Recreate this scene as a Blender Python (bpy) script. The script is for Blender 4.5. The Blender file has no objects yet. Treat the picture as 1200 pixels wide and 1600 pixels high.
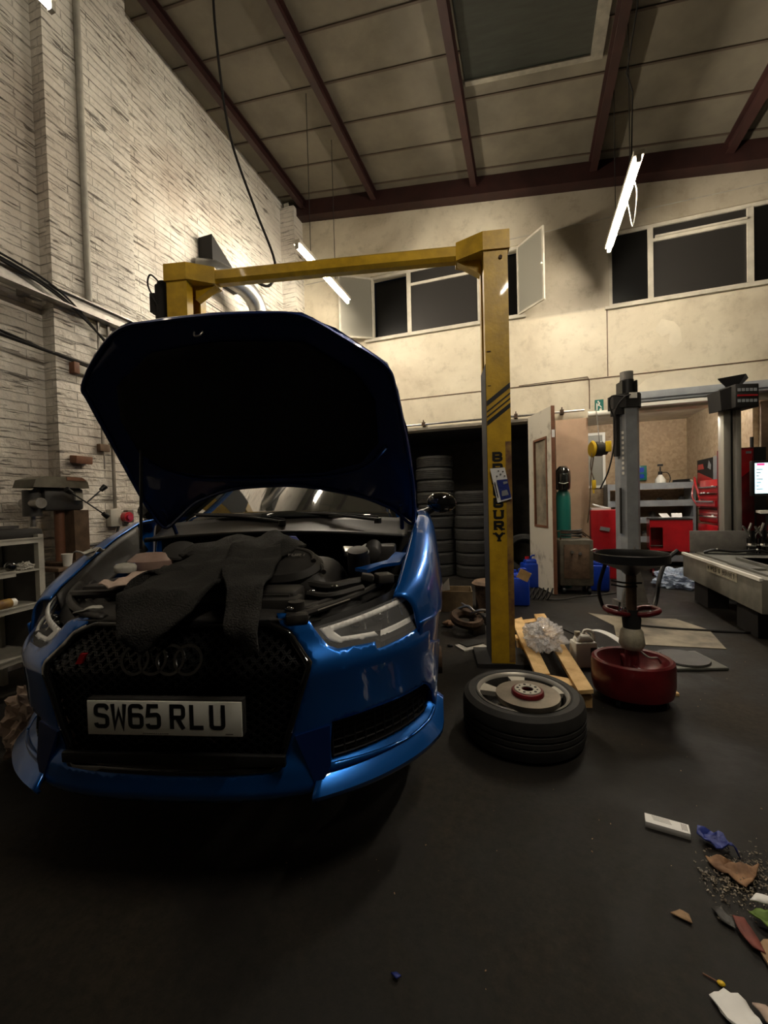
import bpy, bmesh, math, random
from math import sin, cos, pi, radians, hypot, atan2, sqrt, floor as ffl
from mathutils import Vector, Matrix, noise
from mathutils.geometry import delaunay_2d_cdt
random.seed(7)
SC = bpy.context.scene
COL = SC.collection

# ------------------------------------------------------------------ camera, world, exposure
YAW, PIT, ROLL = radians(19.1), radians(1.2), radians(1.5)
fw = Vector((-sin(YAW)*cos(PIT), cos(YAW)*cos(PIT), -sin(PIT)))
rt = Vector((cos(YAW), sin(YAW), 0)); up = rt.cross(fw)
r2 = rt*cos(ROLL)-up*sin(ROLL); u2 = rt*sin(ROLL)+up*cos(ROLL)
cam = bpy.data.cameras.new('camera'); co = bpy.data.objects.new('camera', cam); COL.objects.link(co)
co.matrix_world = Matrix(((r2.x, u2.x, -fw.x, 0), (r2.y, u2.y, -fw.y, 0), (r2.z, u2.z, -fw.z, 1.3), (0, 0, 0, 1)))
cam.sensor_fit = 'HORIZONTAL'; cam.sensor_width = 36; cam.lens = 36*650/1200; cam.clip_start = .02; cam.clip_end = 100
SC.camera = co
SC.view_settings.view_transform = 'Standard'; SC.view_settings.look = 'None'
SC.view_settings.gamma = 1; SC.view_settings.use_curve_mapping = False
SC.view_settings.exposure = 0.3
W = bpy.data.worlds.new('night'); SC.world = W; W.use_nodes = True
W.node_tree.nodes['Background'].inputs[0].default_value = (.5, .6, 1, 1)
W.node_tree.nodes['Background'].inputs[1].default_value = .002
TUBE = 330.0          # tube emission strength of the main hall lamps
BACKTUBE = 120.0      # tube in the back workshop
TUBECOL = (1, .88, .71)

# ------------------------------------------------------------------ materials
MATS = {}
def mat(name, col=(.5, .5, .5), rough=.5, metal=0, coat=0, var=0, vscale=8, bump=0, bscale=40, emit=0, ecol=None, trans=0, col2=None, alpha=1, spec=.5, ior=1.45, stretch=(1, 1, 1), detail=4, lo=.35, hi=.65):
    if name in MATS: return MATS[name]
    m = bpy.data.materials.new(name); m.use_nodes = True; nt = m.node_tree; N = nt.nodes; L = nt.links
    b = N['Principled BSDF']
    b.inputs['Base Color'].default_value = (*col, 1); b.inputs['Roughness'].default_value = rough
    b.inputs['Metallic'].default_value = metal; b.inputs['Coat Weight'].default_value = coat
    b.inputs['Specular IOR Level'].default_value = spec; b.inputs['IOR'].default_value = ior
    b.inputs['Transmission Weight'].default_value = trans; b.inputs['Alpha'].default_value = alpha
    b.inputs['Coat Roughness'].default_value = .04
    if emit:
        b.inputs['Emission Color'].default_value = (*(ecol or col), 1); b.inputs['Emission Strength'].default_value = emit
    if var or bump or col2:
        tc = N.new('ShaderNodeTexCoord'); mp = N.new('ShaderNodeMapping'); mp.inputs['Scale'].default_value = stretch
        L.new(tc.outputs['Object'], mp.inputs[0])
        if var or col2:
            n = N.new('ShaderNodeTexNoise'); n.inputs['Scale'].default_value = vscale; n.inputs['Detail'].default_value = detail
            n.inputs['Roughness'].default_value = .6
            L.new(mp.outputs[0], n.inputs['Vector'])
            r = N.new('ShaderNodeValToRGB'); r.color_ramp.elements[0].position = lo; r.color_ramp.elements[1].position = hi
            c2 = col2 or tuple(c*(1-var) for c in col)
            r.color_ramp.elements[0].color = (*c2, 1); r.color_ramp.elements[1].color = (*col, 1)
            L.new(n.outputs[0], r.inputs[0]); L.new(r.outputs[0], b.inputs['Base Color'])
        if bump:
            n2 = N.new('ShaderNodeTexNoise'); n2.inputs['Scale'].default_value = bscale; n2.inputs['Detail'].default_value = 5
            L.new(mp.outputs[0], n2.inputs['Vector'])
            bp = N.new('ShaderNodeBump'); bp.inputs['Strength'].default_value = bump; bp.inputs['Distance'].default_value = .02
            L.new(n2.outputs[0], bp.inputs['Height']); L.new(bp.outputs[0], b.inputs['Normal'])
    MATS[name] = m; return m

def brick_mat(name):
    m = bpy.data.materials.new(name); m.use_nodes = True; nt = m.node_tree; N = nt.nodes; L = nt.links
    b = N['Principled BSDF']; b.inputs['Roughness'].default_value = .55
    tc = N.new('ShaderNodeTexCoord'); sp = N.new('ShaderNodeSeparateXYZ'); L.new(tc.outputs['Object'], sp.inputs[0])
    ad = N.new('ShaderNodeMath'); ad.operation = 'ADD'; L.new(sp.outputs[0], ad.inputs[0]); L.new(sp.outputs[1], ad.inputs[1])
    cb = N.new('ShaderNodeCombineXYZ'); L.new(ad.outputs[0], cb.inputs[0]); L.new(sp.outputs[2], cb.inputs[1])
    wn = N.new('ShaderNodeTexNoise'); wn.inputs['Scale'].default_value = 2.2; wn.inputs['Detail'].default_value = 3; L.new(tc.outputs['Object'], wn.inputs['Vector'])
    wm = N.new('ShaderNodeVectorMath'); wm.operation = 'SCALE'; wm.inputs['Scale'].default_value = .055; L.new(wn.outputs['Color'], wm.inputs[0])
    va = N.new('ShaderNodeVectorMath'); va.operation = 'ADD'; L.new(cb.outputs[0], va.inputs[0]); L.new(wm.outputs[0], va.inputs[1])
    br = N.new('ShaderNodeTexBrick'); L.new(va.outputs[0], br.inputs['Vector'])
    br.inputs['Scale'].default_value = 1; br.inputs['Brick Width'].default_value = .46; br.inputs['Row Height'].default_value = .078
    br.inputs['Mortar Size'].default_value = .006; br.inputs['Mortar Smooth'].default_value = .6; br.inputs['Bias'].default_value = 0
    br.inputs['Color1'].default_value = (1, 1, 1, 1); br.inputs['Color2'].default_value = (.78, .78, .78, 1); br.inputs['Mortar'].default_value = (0, 0, 0, 1)
    # long horizontal runs where the mortar shows dark
    mp = N.new('ShaderNodeMapping'); mp.inputs['Scale'].default_value = (1.3, 1.3, 7); L.new(tc.outputs['Object'], mp.inputs[0])
    n1 = N.new('ShaderNodeTexNoise'); n1.inputs['Scale'].default_value = 1.2; n1.inputs['Detail'].default_value = 6; n1.inputs['Roughness'].default_value = .65; L.new(mp.outputs[0], n1.inputs['Vector'])
    r1 = N.new('ShaderNodeValToRGB'); r1.color_ramp.elements[0].position = .52; r1.color_ramp.elements[1].position = .74; L.new(n1.outputs[0], r1.inputs[0])
    iv = N.new('ShaderNodeMath'); iv.operation = 'MULTIPLY'; L.new(br.outputs['Fac'], iv.inputs[0]); L.new(r1.outputs[0], iv.inputs[1])
    # dark streaks/flakes in the paint
    mp2 = N.new('ShaderNodeMapping'); mp2.inputs['Scale'].default_value = (2.2, 2.2, 22); L.new(tc.outputs['Object'], mp2.inputs[0])
    n2 = N.new('ShaderNodeTexNoise'); n2.inputs['Scale'].default_value = 1.6; n2.inputs['Detail'].default_value = 8; n2.inputs['Roughness'].default_value = .7; L.new(mp2.outputs[0], n2.inputs['Vector'])
    r2_ = N.new('ShaderNodeValToRGB'); r2_.color_ramp.elements[0].position = .345; r2_.color_ramp.elements[0].color = (1, 1, 1, 1); r2_.color_ramp.elements[1].position = .425; r2_.color_ramp.elements[1].color = (0, 0, 0, 1); L.new(n2.outputs[0], r2_.inputs[0])
    # broad grime
    n3 = N.new('ShaderNodeTexNoise'); n3.inputs['Scale'].default_value = .9; n3.inputs['Detail'].default_value = 5; L.new(tc.outputs['Object'], n3.inputs['Vector'])
    r3 = N.new('ShaderNodeValToRGB'); r3.color_ramp.elements[0].position = .3; r3.color_ramp.elements[0].color = (.50, .44, .37, 1); r3.color_ramp.elements[1].position = .62; r3.color_ramp.elements[1].color = (.82, .78, .69, 1); L.new(n3.outputs[0], r3.inputs[0])
    mx = N.new('ShaderNodeMixRGB'); mx.blend_type = 'MULTIPLY'; mx.inputs[0].default_value = .2; L.new(r3.outputs[0], mx.inputs[1]); L.new(br.outputs['Color'], mx.inputs[2])
    m1 = N.new('ShaderNodeMixRGB'); m1.inputs[2].default_value = (.075, .058, .045, 1); L.new(iv.outputs[0], m1.inputs[0]); L.new(mx.outputs[0], m1.inputs[1])
    f2 = N.new('ShaderNodeMath'); f2.operation = 'MULTIPLY'; f2.inputs[1].default_value = .75; L.new(r2_.outputs[0], f2.inputs[0])
    m2 = N.new('ShaderNodeMixRGB'); m2.inputs[2].default_value = (.12, .09, .07, 1); L.new(f2.outputs[0], m2.inputs[0]); L.new(m1.outputs[0], m2.inputs[1])
    L.new(m2.outputs[0], b.inputs['Base Color'])
    # relief
    n4 = N.new('ShaderNodeTexNoise'); n4.inputs['Scale'].default_value = 14; n4.inputs['Detail'].default_value = 6; L.new(tc.outputs['Object'], n4.inputs['Vector'])
    h1 = N.new('ShaderNodeMath'); h1.operation = 'MULTIPLY_ADD'; h1.inputs[1].default_value = -.55; L.new(br.outputs['Fac'], h1.inputs[0])
    h0 = N.new('ShaderNodeMath'); h0.operation = 'MULTIPLY'; h0.inputs[1].default_value = 1.3; L.new(n4.outputs[0], h0.inputs[0]); L.new(h0.outputs[0], h1.inputs[2])
    h2 = N.new('ShaderNodeMath'); h2.operation = 'MULTIPLY_ADD'; h2.inputs[1].default_value = -1.2; L.new(r2_.outputs[0], h2.inputs[0]); L.new(h1.outputs[0], h2.inputs[2])
    bp = N.new('ShaderNodeBump'); bp.inputs['Strength'].default_value = .9; bp.inputs['Distance'].default_value = .022
    L.new(h2.outputs[0], bp.inputs['Height']); L.new(bp.outputs[0], b.inputs['Normal'])
    return m

def plaster_mat(name):
    m = bpy.data.materials.new(name); m.use_nodes = True; nt = m.node_tree; N = nt.nodes; L = nt.links
    b = N['Principled BSDF']; b.inputs['Roughness'].default_value = .6
    tc = N.new('ShaderNodeTexCoord')
    n1 = N.new('ShaderNodeTexNoise'); n1.inputs['Scale'].default_value = .75; n1.inputs['Detail'].default_value = 7; n1.inputs['Roughness'].default_value = .6; n1.inputs['Distortion'].default_value = .4; L.new(tc.outputs['Object'], n1.inputs['Vector'])
    r1 = N.new('ShaderNodeValToRGB'); e = r1.color_ramp.elements; e[0].position = .3; e[0].color = (.40, .34, .24, 1); e[1].position = .66; e[1].color = (.74, .68, .53, 1)
    k = e.new(.46); k.color = (.60, .54, .41, 1); L.new(n1.outputs[0], r1.inputs[0])
    n2 = N.new('ShaderNodeTexNoise'); n2.inputs['Scale'].default_value = 5; n2.inputs['Detail'].default_value = 9; n2.inputs['Roughness'].default_value = .75; L.new(tc.outputs['Object'], n2.inputs['Vector'])
    r2_ = N.new('ShaderNodeValToRGB'); r2_.color_ramp.elements[0].position = .30; r2_.color_ramp.elements[0].color = (.68, .66, .62, 1); r2_.color_ramp.elements[1].position = .48; L.new(n2.outputs[0], r2_.inputs[0])
    mx = N.new('ShaderNodeMixRGB'); mx.blend_type = 'MULTIPLY'; mx.inputs[0].default_value = .8; L.new(r1.outputs[0], mx.inputs[1]); L.new(r2_.outputs[0], mx.inputs[2])
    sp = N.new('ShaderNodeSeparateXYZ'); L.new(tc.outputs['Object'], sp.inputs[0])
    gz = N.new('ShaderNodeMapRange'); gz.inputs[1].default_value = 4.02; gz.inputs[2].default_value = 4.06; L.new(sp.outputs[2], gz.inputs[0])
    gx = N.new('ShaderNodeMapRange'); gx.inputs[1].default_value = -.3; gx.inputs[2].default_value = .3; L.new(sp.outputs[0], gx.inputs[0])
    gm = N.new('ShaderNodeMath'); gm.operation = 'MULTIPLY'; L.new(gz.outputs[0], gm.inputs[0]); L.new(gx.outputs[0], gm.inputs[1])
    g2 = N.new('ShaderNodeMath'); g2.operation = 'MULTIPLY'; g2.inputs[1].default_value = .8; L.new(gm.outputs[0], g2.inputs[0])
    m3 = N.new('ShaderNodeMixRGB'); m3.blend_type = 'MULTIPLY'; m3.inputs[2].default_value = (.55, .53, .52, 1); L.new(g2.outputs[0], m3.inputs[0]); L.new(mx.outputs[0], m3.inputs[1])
    L.new(m3.outputs[0], b.inputs['Base Color'])
    bp = N.new('ShaderNodeBump'); bp.inputs['Strength'].default_value = .25; bp.inputs['Distance'].default_value = .006
    L.new(n2.outputs[0], bp.inputs['Height']); L.new(bp.outputs[0], b.inputs['Normal'])
    return m

def floor_mat(name):
    m = bpy.data.materials.new(name); m.use_nodes = True; nt = m.node_tree; N = nt.nodes; L = nt.links
    b = N['Principled BSDF']
    tc = N.new('ShaderNodeTexCoord')
    n1 = N.new('ShaderNodeTexNoise'); n1.inputs['Scale'].default_value = 1.1; n1.inputs['Detail'].default_value = 8; n1.inputs['Roughness'].default_value = .62; n1.inputs['Distortion'].default_value = .6; L.new(tc.outputs['Object'], n1.inputs['Vector'])
    r1 = N.new('ShaderNodeValToRGB'); e = r1.color_ramp.elements; e[0].position = .34; e[0].color = (.005, .004, .0035, 1); e[1].position = .7; e[1].color = (.036, .029, .021, 1)
    k = e.new(.5); k.color = (.012, .0105, .0085, 1); L.new(n1.outputs[0], r1.inputs[0])
    n2 = N.new('ShaderNodeTexNoise'); n2.inputs['Scale'].default_value = 26; n2.inputs['Detail'].default_value = 9; n2.inputs['Roughness'].default_value = .8; L.new(tc.outputs['Object'], n2.inputs['Vector'])
    r2_ = N.new('ShaderNodeValToRGB'); r2_.color_ramp.elements[0].position = .3; r2_.color_ramp.elements[0].color = (.22, .22, .22, 1); r2_.color_ramp.elements[1].position = .66; r2_.color_ramp.elements[1].color = (1.15, 1.08, .98, 1); L.new(n2.outputs[0], r2_.inputs[0])
    mx = N.new('ShaderNodeMixRGB'); mx.blend_type = 'MULTIPLY'; mx.inputs[0].default_value = 1; L.new(r1.outputs[0], mx.inputs[1]); L.new(r2_.outputs[0], mx.inputs[2])
    L.new(mx.outputs[0], b.inputs['Base Color'])
    r3 = N.new('ShaderNodeMapRange'); r3.inputs[1].default_value = .35; r3.inputs[2].default_value = .65; r3.inputs[3].default_value = .5; r3.inputs[4].default_value = .85; b.inputs['Specular IOR Level'].default_value = .3
    L.new(n1.outputs[0], r3.inputs[0]); L.new(r3.outputs[0], b.inputs['Roughness'])
    bp = N.new('ShaderNodeBump'); bp.inputs['Strength'].default_value = .35; bp.inputs['Distance'].default_value = .006
    L.new(n2.outputs[0], bp.inputs['Height']); L.new(bp.outputs[0], b.inputs['Normal'])
    return m

def osb_mat(name, tint=(1, 1, 1)):
    m = bpy.data.materials.new(name); m.use_nodes = True; nt = m.node_tree; N = nt.nodes; L = nt.links
    b = N['Principled BSDF']; b.inputs['Roughness'].default_value = .6
    tc = N.new('ShaderNodeTexCoord')
    v = N.new('ShaderNodeTexVoronoi'); v.inputs['Scale'].default_value = 22; L.new(tc.outputs['Object'], v.inputs['Vector'])
    bw = N.new('ShaderNodeRGBToBW'); L.new(v.outputs['Color'], bw.inputs[0])
    r = N.new('ShaderNodeValToRGB'); e = r.color_ramp.elements; e[0].position = .0; e[0].color = (.36*tint[0], .24*tint[1], .13*tint[2], 1); e[1].position = .8; e[1].color = (.52*tint[0], .37*tint[1], .22*tint[2], 1)
    L.new(bw.outputs[0], r.inputs[0])
    n = N.new('ShaderNodeTexNoise'); n.inputs['Scale'].default_value = 1.2; n.inputs['Detail'].default_value = 4; L.new(tc.outputs['Object'], n.inputs['Vector'])
    mx = N.new('ShaderNodeMixRGB'); mx.blend_type = 'MULTIPLY'; mx.inputs[0].default_value = .5; L.new(r.outputs[0], mx.inputs[1]); L.new(n.outputs[0], mx.inputs[2])
    L.new(mx.outputs[0], b.inputs['Base Color'])
    return m

M = dict(
 brick=brick_mat('painted_brick'), plaster=plaster_mat('cream_plaster'), floor=floor_mat('oily_concrete'), osb=osb_mat('osb_board'), osb2=osb_mat('osb_board_lit', (1.0, 1.08, 1.2)),
 roof=mat('roof_board', (.17, .15, .11), .7, var=.35, vscale=1.4, bump=.2, bscale=12),
 roofl=mat('roof_frame_paint', (.26, .24, .19), .6, var=.3),
 batten=mat('roof_batten', (.07, .05, .035), .7), rust=mat('oxide_red_steel', (.034, .010, .008), .6, var=.4, vscale=5),
 skyl=mat('dirty_skylight', (.022, .027, .022), .35, var=.4, vscale=3, stretch=(1, 6, 1)),
 white=mat('dirty_white_paint', (.62, .58, .48), .5, var=.25, vscale=5), greyw=mat('grey_white_paint', (.42, .40, .34), .5, var=.3, vscale=6),
 night=mat('night_pane', (.004, .004, .004), .3), nightp=mat('dull_pane', (.022, .020, .018), .5),
 obscure=mat('frosted_pane', (.36, .35, .29), .4, trans=.3),
 yellow=mat('yellow_lift_paint', (.62, .38, .018), .42, var=.35, vscale=6, coat=.2, bump=.08), yellow_d=mat('yellow_scuffed', (.36, .22, .04), .6, col2=(.13, .06, .03), vscale=9),
 black=mat('black_plastic', (.008, .008, .008), .45), blackm=mat('black_matt', (.012, .011, .010), .8), blackg=mat('black_gloss', (.004, .004, .004), .08, coat=1),
 rubber=mat('tyre_rubber', (.022, .021, .019), .75, var=.4, vscale=12), blue=mat('car_blue_paint', (.003, .11, .46), .28, metal=.65, coat=1),
 blued=mat('dark_car_blue', (.002, .018, .11), .35, metal=.3, coat=.6), ringm=mat('dark_chrome', (.30, .30, .30), .10, metal=1), blackh=mat('black_satin', (.006, .006, .006), .28), chrome=mat('chrome', (.75, .75, .75), .12, metal=1),
 steel=mat('dull_steel', (.38, .36, .33), .38, metal=.9, var=.3, vscale=14), rusty=mat('rusty_iron', (.10, .06, .035), .75, metal=.4, var=.6, vscale=15, bump=.3),
 grey=mat('grey_plastic', (.16, .15, .135), .5, var=.3, vscale=10), dgrey=mat('dark_grey', (.045, .042, .038), .5, var=.4, vscale=9), eng=mat('engine_plastic', (.024, .022, .020), .5, var=.4, vscale=14),
 plate=mat('plate_reflective', (.85, .85, .78), .5), ink=mat('black_ink', (.006, .006, .006), .5), red=mat('red_enamel', (.52, .012, .02), .3, coat=.5, var=.3, vscale=4),
 redd=mat('red_oily_plastic', (.15, .006, .010), .38, var=.5, vscale=6, coat=.3), ltgrey=mat('silver_grey_paint', (.30, .32, .34), .45, var=.2, vscale=7),
 wood=mat('pine_board', (.78, .54, .25), .6, col2=(.48, .28, .10), vscale=5, stretch=(1, 1, 1), bump=.2), oldwood=mat('old_wood', (.16, .10, .06), .75, var=.5, vscale=9),
 brown=mat('brown_paint', (.20, .085, .045), .6, var=.3), cardb=mat('cardboard', (.26, .19, .11), .8, var=.35, vscale=7), paper=mat('white_paper', (.80, .80, .78), .6),
 jacket=mat('black_fleece', (.017, .016, .014), .95, var=.3, vscale=30, bump=.7, bscale=160), dlens=mat('lens_glass', (.95, .96, .97), .02, alpha=.12, spec=1),
 glass=mat('car_glass', (.02, .022, .02), .04, coat=1), drl=mat('light_guide', (.95, .94, .90), .3), refl=mat('lamp_inner', (.10, .10, .10), .2, metal=.8),
 peach=mat('peach_panel', (.60, .41, .28), .6, var=.18, vscale=3), doorw=mat('door_paint', (.55, .52, .44), .55, col2=(.22, .19, .15), vscale=3.5, lo=.3, hi=.45),
 green=mat('green_cylinder', (.01, .15, .12), .4, coat=.3), bluecan=mat('blue_can_plastic', (.006, .045, .42), .35, var=.2), khaki=mat('welder_khaki', (.12, .105, .075), .6, var=.5, vscale=8),
 gblue=mat('blue_nitrile', (.02, .035, .20), .45, bump=.4), clear=mat('clear_wrap', (.80, .80, .82), .10, alpha=.5, spec=1, coat=1, bump=1, bscale=45), clearb=mat('clear_wrap_blue', (.55, .66, .85), .10, alpha=.7, spec=1, coat=1, bump=1, bscale=45),
 jug=mat('white_jug_plastic', (.82, .80, .72), .4), tube=mat('lamp_tube', TUBECOL, .4, emit=TUBE, ecol=TUBECOL), tubew=mat('weak_lamp_tube', TUBECOL, .4, emit=TUBE*.05, ecol=TUBECOL), tubem=mat('dimmed_lamp_tube', TUBECOL, .4, emit=TUBE*.72, ecol=TUBECOL),  # tubew and tubem are the main tube at lower strength
 tubeb=mat('cool_lamp_tube', (1, .95, .86), .4, emit=BACKTUBE, ecol=(1, .93, .82)),
 ramp=mat('ramp_grey_paint', (.21, .20, .165), .5, var=.35, vscale=6), alu=mat('aluminium_column', (.42, .40, .35), .38, metal=.5), screen=mat('screen_glow', (.6, .8, .85), .4, emit=1.3, ecol=(.55, .78, .85)),
 screenr=mat('screen_glow_red', (.8, .05, .2), .4, emit=1.2, ecol=(.9, .05, .22)), pad=mat('bonnet_pad', (.006, .006, .006), .95, bump=.3, bscale=120), pink=mat('pinkish_cloth', (.55, .42, .34), .8, var=.2), cloth=mat('grey_white_cloth', (.50, .48, .42), .85, var=.3, vscale=20),
 duct=mat('galvanised_duct', (.42, .42, .40), .32, metal=.9, var=.3, vscale=5), cream=mat('ivory_paint', (.50, .46, .34), .5, var=.5, vscale=11), yel=mat('yellow_plastic', (.75, .50, .02), .4), tan=mat('tan_scrap', (.42, .27, .15), .8, var=.4, vscale=16),
 leaf=mat('brown_scrap', (.30, .17, .09), .8, col2=(.13, .07, .04), vscale=14), lgreen=mat('green_scrap', (.16, .26, .05), .7, var=.4, vscale=15), mauve=mat('red_brown_scrap', (.22, .06, .045), .7, var=.5, vscale=14), res=mat('reservoir_plastic', (.40, .27, .22), .4, var=.3), bluecap=mat('cap_blue', (.10, .12, .42), .4),
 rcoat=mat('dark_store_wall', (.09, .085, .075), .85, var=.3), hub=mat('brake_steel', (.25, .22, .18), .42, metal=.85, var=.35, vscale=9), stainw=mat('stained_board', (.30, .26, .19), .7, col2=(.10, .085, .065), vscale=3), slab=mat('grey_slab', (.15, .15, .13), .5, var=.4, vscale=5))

# ------------------------------------------------------------------ mesh builder
class MB:
    def __init__(s): s.bm = bmesh.new()
    def _x(s, vs, rot, loc):
        if rot is not None:
            R = rot if isinstance(rot, Matrix) else (Matrix.Rotation(rot[2], 3, 'Z') @ Matrix.Rotation(rot[1], 3, 'Y') @ Matrix.Rotation(rot[0], 3, 'X'))
            for v in vs: v.co = R @ v.co
        if loc is not None:
            for v in vs: v.co += Vector(loc)
    def box(s, c, d, rot=None, bev=0, taper=None):
        g = bmesh.ops.create_cube(s.bm, size=1); vs = g['verts']
        for v in vs:
            v.co = Vector((v.co.x*d[0], v.co.y*d[1], v.co.z*d[2]))
            if taper and v.co.z > 0: v.co.x *= taper[0]; v.co.y *= taper[1]
        if bev:
            es = list({e for v in vs for e in v.link_edges})
            r = bmesh.ops.bevel(s.bm, geom=es, offset=bev, segments=2, affect='EDGES', profile=.5)
            vs = list({v for f in r['faces'] for v in f.verts} | {v for v in vs if v.is_valid})
        s._x(vs, rot, c); return s
    def lo(s, x0, x1, y0, y1, z0, z1, bev=0): return s.box(((x0+x1)/2, (y0+y1)/2, (z0+z1)/2), (abs(x1-x0), abs(y1-y0), abs(z1-z0)), None, bev)
    def cyl(s, c, r, h, rot=None, seg=24, r2=None):
        g = bmesh.ops.create_cone(s.bm, cap_ends=True, segments=seg, radius1=r, radius2=r if r2 is None else r2, depth=h)
        s._x(g['verts'], rot, c); return s
    def sph(s, c, r, scale=(1, 1, 1), rot=None, seg=16):
        g = bmesh.ops.create_uvsphere(s.bm, u_segments=seg, v_segments=max(6, seg//2), radius=r)
        for v in g['verts']: v.co = Vector((v.co.x*scale[0], v.co.y*scale[1], v.co.z*scale[2]))
        s._x(g['verts'], rot, c); return s
    def lathe(s, prof, c=(0, 0, 0), rot=None, seg=32, closed=False, sy=1):
        rings = []; n0 = []
        for r, z in prof:
            ring = [s.bm.verts.new((r*cos(2*pi*k/seg), r*sin(2*pi*k/seg)*sy, z)) for k in range(seg)]
            rings.append(ring); n0 += ring
        m = len(rings)
        for i in range(m if closed else m-1):
            a, b_ = rings[i], rings[(i+1) % m]
            for k in range(seg):
                try: s.bm.faces.new((a[k], a[(k+1) % seg], b_[(k+1) % seg], b_[k]))
                except ValueError: pass
        if not closed:
            for ring in (rings[0], rings[-1]):
                if (ring[0].co-ring[1].co).length > 1e-5:
                    try: s.bm.faces.new(ring)
                    except ValueError: pass
        s._x(n0, rot, c); return s
    def tube(s, pts, r, seg=8, smooth=True, cyc=False):
        P = [Vector(p) for p in pts]
        if smooth and len(P) > 2: P = crv(P, 6, cyc)
        n = len(P); rings = []; prev = None
        for i, p in enumerate(P):
            if cyc: t = P[(i+1) % n]-P[i-1]
            else: t = P[min(i+1, n-1)]-P[max(i-1, 0)]
            t.normalize()
            if prev is None:
                a = Vector((0, 0, 1)) if abs(t.z) < .9 else Vector((1, 0, 0)); x = t.cross(a).normalized()
            else: x = (prev-t*prev.dot(t)).normalized()
            prev = x; y = t.cross(x)
            rr = r[i*len(r)//n] if isinstance(r, (list, tuple)) else r
            rings.append([s.bm.verts.new(p+x*rr*cos(2*pi*k/seg)+y*rr*sin(2*pi*k/seg)) for k in range(seg)])
        for i in range(n if cyc else n-1):
            a, b_ = rings[i], rings[(i+1) % n]
            for k in range(seg): s.bm.faces.new((a[k], a[(k+1) % seg], b_[(k+1) % seg], b_[k]))
        if not cyc: s.bm.faces.new(rings[0][::-1]); s.bm.faces.new(rings[-1])
        return s
    def prism(s, poly, d0, d1, fn):
        """poly of 2-D points extruded from depth d0 to d1, fn(a,b,d) gives the 3-D point"""
        A = [s.bm.verts.new(fn(a, b_, d0)) for a, b_ in poly]; B = [s.bm.verts.new(fn(a, b_, d1)) for a, b_ in poly]
        n = len(poly); s.bm.faces.new(A[::-1]); s.bm.faces.new(B)
        for i in range(n): s.bm.faces.new((A[i], A[(i+1) % n], B[(i+1) % n], B[i]))
        return s
    def grid(s, f, nu, nv):
        V = [[s.bm.verts.new(f(i/nu, j/nv)) for j in range(nv+1)] for i in range(nu+1)]
        for i in range(nu):
            for j in range(nv): s.bm.faces.new((V[i][j], V[i+1][j], V[i+1][j+1], V[i][j+1]))
        return s
    def faces(s, vs, fs):
        V = [s.bm.verts.new(v) for v in vs]
        for f in fs: s.bm.faces.new([V[i] for i in f])
        return s
    def build(s, name, m, parent=None, smooth=True, solid=0, sub=0, ang=40, mirror=False):
        bm = s.bm
        if mirror:
            g = bmesh.ops.duplicate(bm, geom=bm.verts[:]+bm.edges[:]+bm.faces[:])
            vs = [x for x in g['geom'] if isinstance(x, bmesh.types.BMVert)]
            for v in vs: v.co.x = -v.co.x
            bmesh.ops.reverse_faces(bm, faces=[x for x in g['geom'] if isinstance(x, bmesh.types.BMFace)])
            bmesh.ops.remove_doubles(bm, verts=bm.verts[:], dist=1e-4)
        bmesh.ops.recalc_face_normals(bm, faces=bm.faces[:])
        me = bpy.data.meshes.new(name); bm.to_mesh(me); bm.free()
        o = bpy.data.objects.new(name, me); COL.objects.link(o)
        me.materials.append(M[m] if isinstance(m, str) else m)
        if smooth:
            me.polygons.foreach_set('use_smooth', [True]*len(me.polygons))
            me.set_sharp_from_angle(angle=radians(ang))
        if solid:
            md = o.modifiers.new('thick', 'SOLIDIFY'); md.thickness = solid; md.offset = 0
        if sub:
            md = o.modifiers.new('sub', 'SUBSURF'); md.levels = md.render_levels = sub
        if parent is not None: o.parent = parent
        return o

def crv(P, n, cyc=False):
    out = []; N_ = len(P)
    for i in range(N_ if cyc else N_-1):
        if cyc: p0, p1, p2, p3 = P[i-1], P[i], P[(i+1) % N_], P[(i+2) % N_]
        else:
            p1, p2 = P[i], P[i+1]; p0 = P[i-1] if i else 2*p1-p2; p3 = P[i+2] if i+2 < N_ else 2*p2-p1
        for k in range(n):
            t = k/n; out.append(.5*((2*p1)+(p2-p0)*t+(2*p0-5*p1+4*p2-p3)*t*t+(3*p1-p0-3*p2+p3)*t**3))
    if not cyc: out.append(P[-1])
    return out

def thing(name, label, cat, loc=(0, 0, 0), rz=0, group=None):
    o = bpy.data.objects.new(name, None); o.empty_display_size = .1; COL.objects.link(o); o.location = loc; o.rotation_euler = (0, 0, rz)
    o['label'] = label; o['category'] = cat
    if group: o['group'] = group
    return o
def tag(o, label, cat, group=None, kind=None):
    o['label'] = label; o['category'] = cat
    if group: o['group'] = group
    if kind: o['kind'] = kind
    return o
def struct(name, mb, m, smooth=False, parent=None):
    o = mb.build(name, m, parent, smooth=smooth)
    if parent is None: o['kind'] = 'structure'
    return o
def inpoly(x, y, P):
    c = False; n = len(P)
    for i in range(n):
        x1, y1 = P[i]; x2, y2 = P[i-1]
        if (y1 > y) != (y2 > y) and x < (x2-x1)*(y-y1)/(y2-y1)+x1: c = not c
    return c
def dens(P, h):
    out = []
    for i in range(len(P)):
        a, b_ = P[i], P[(i+1) % len(P)]; n = max(1, int(hypot(a[0]-b_[0], a[1]-b_[1])/h))
        for k in range(n): out.append((a[0]+(b_[0]-a[0])*k/n, a[1]+(b_[1]-a[1])*k/n))
    return out
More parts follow.
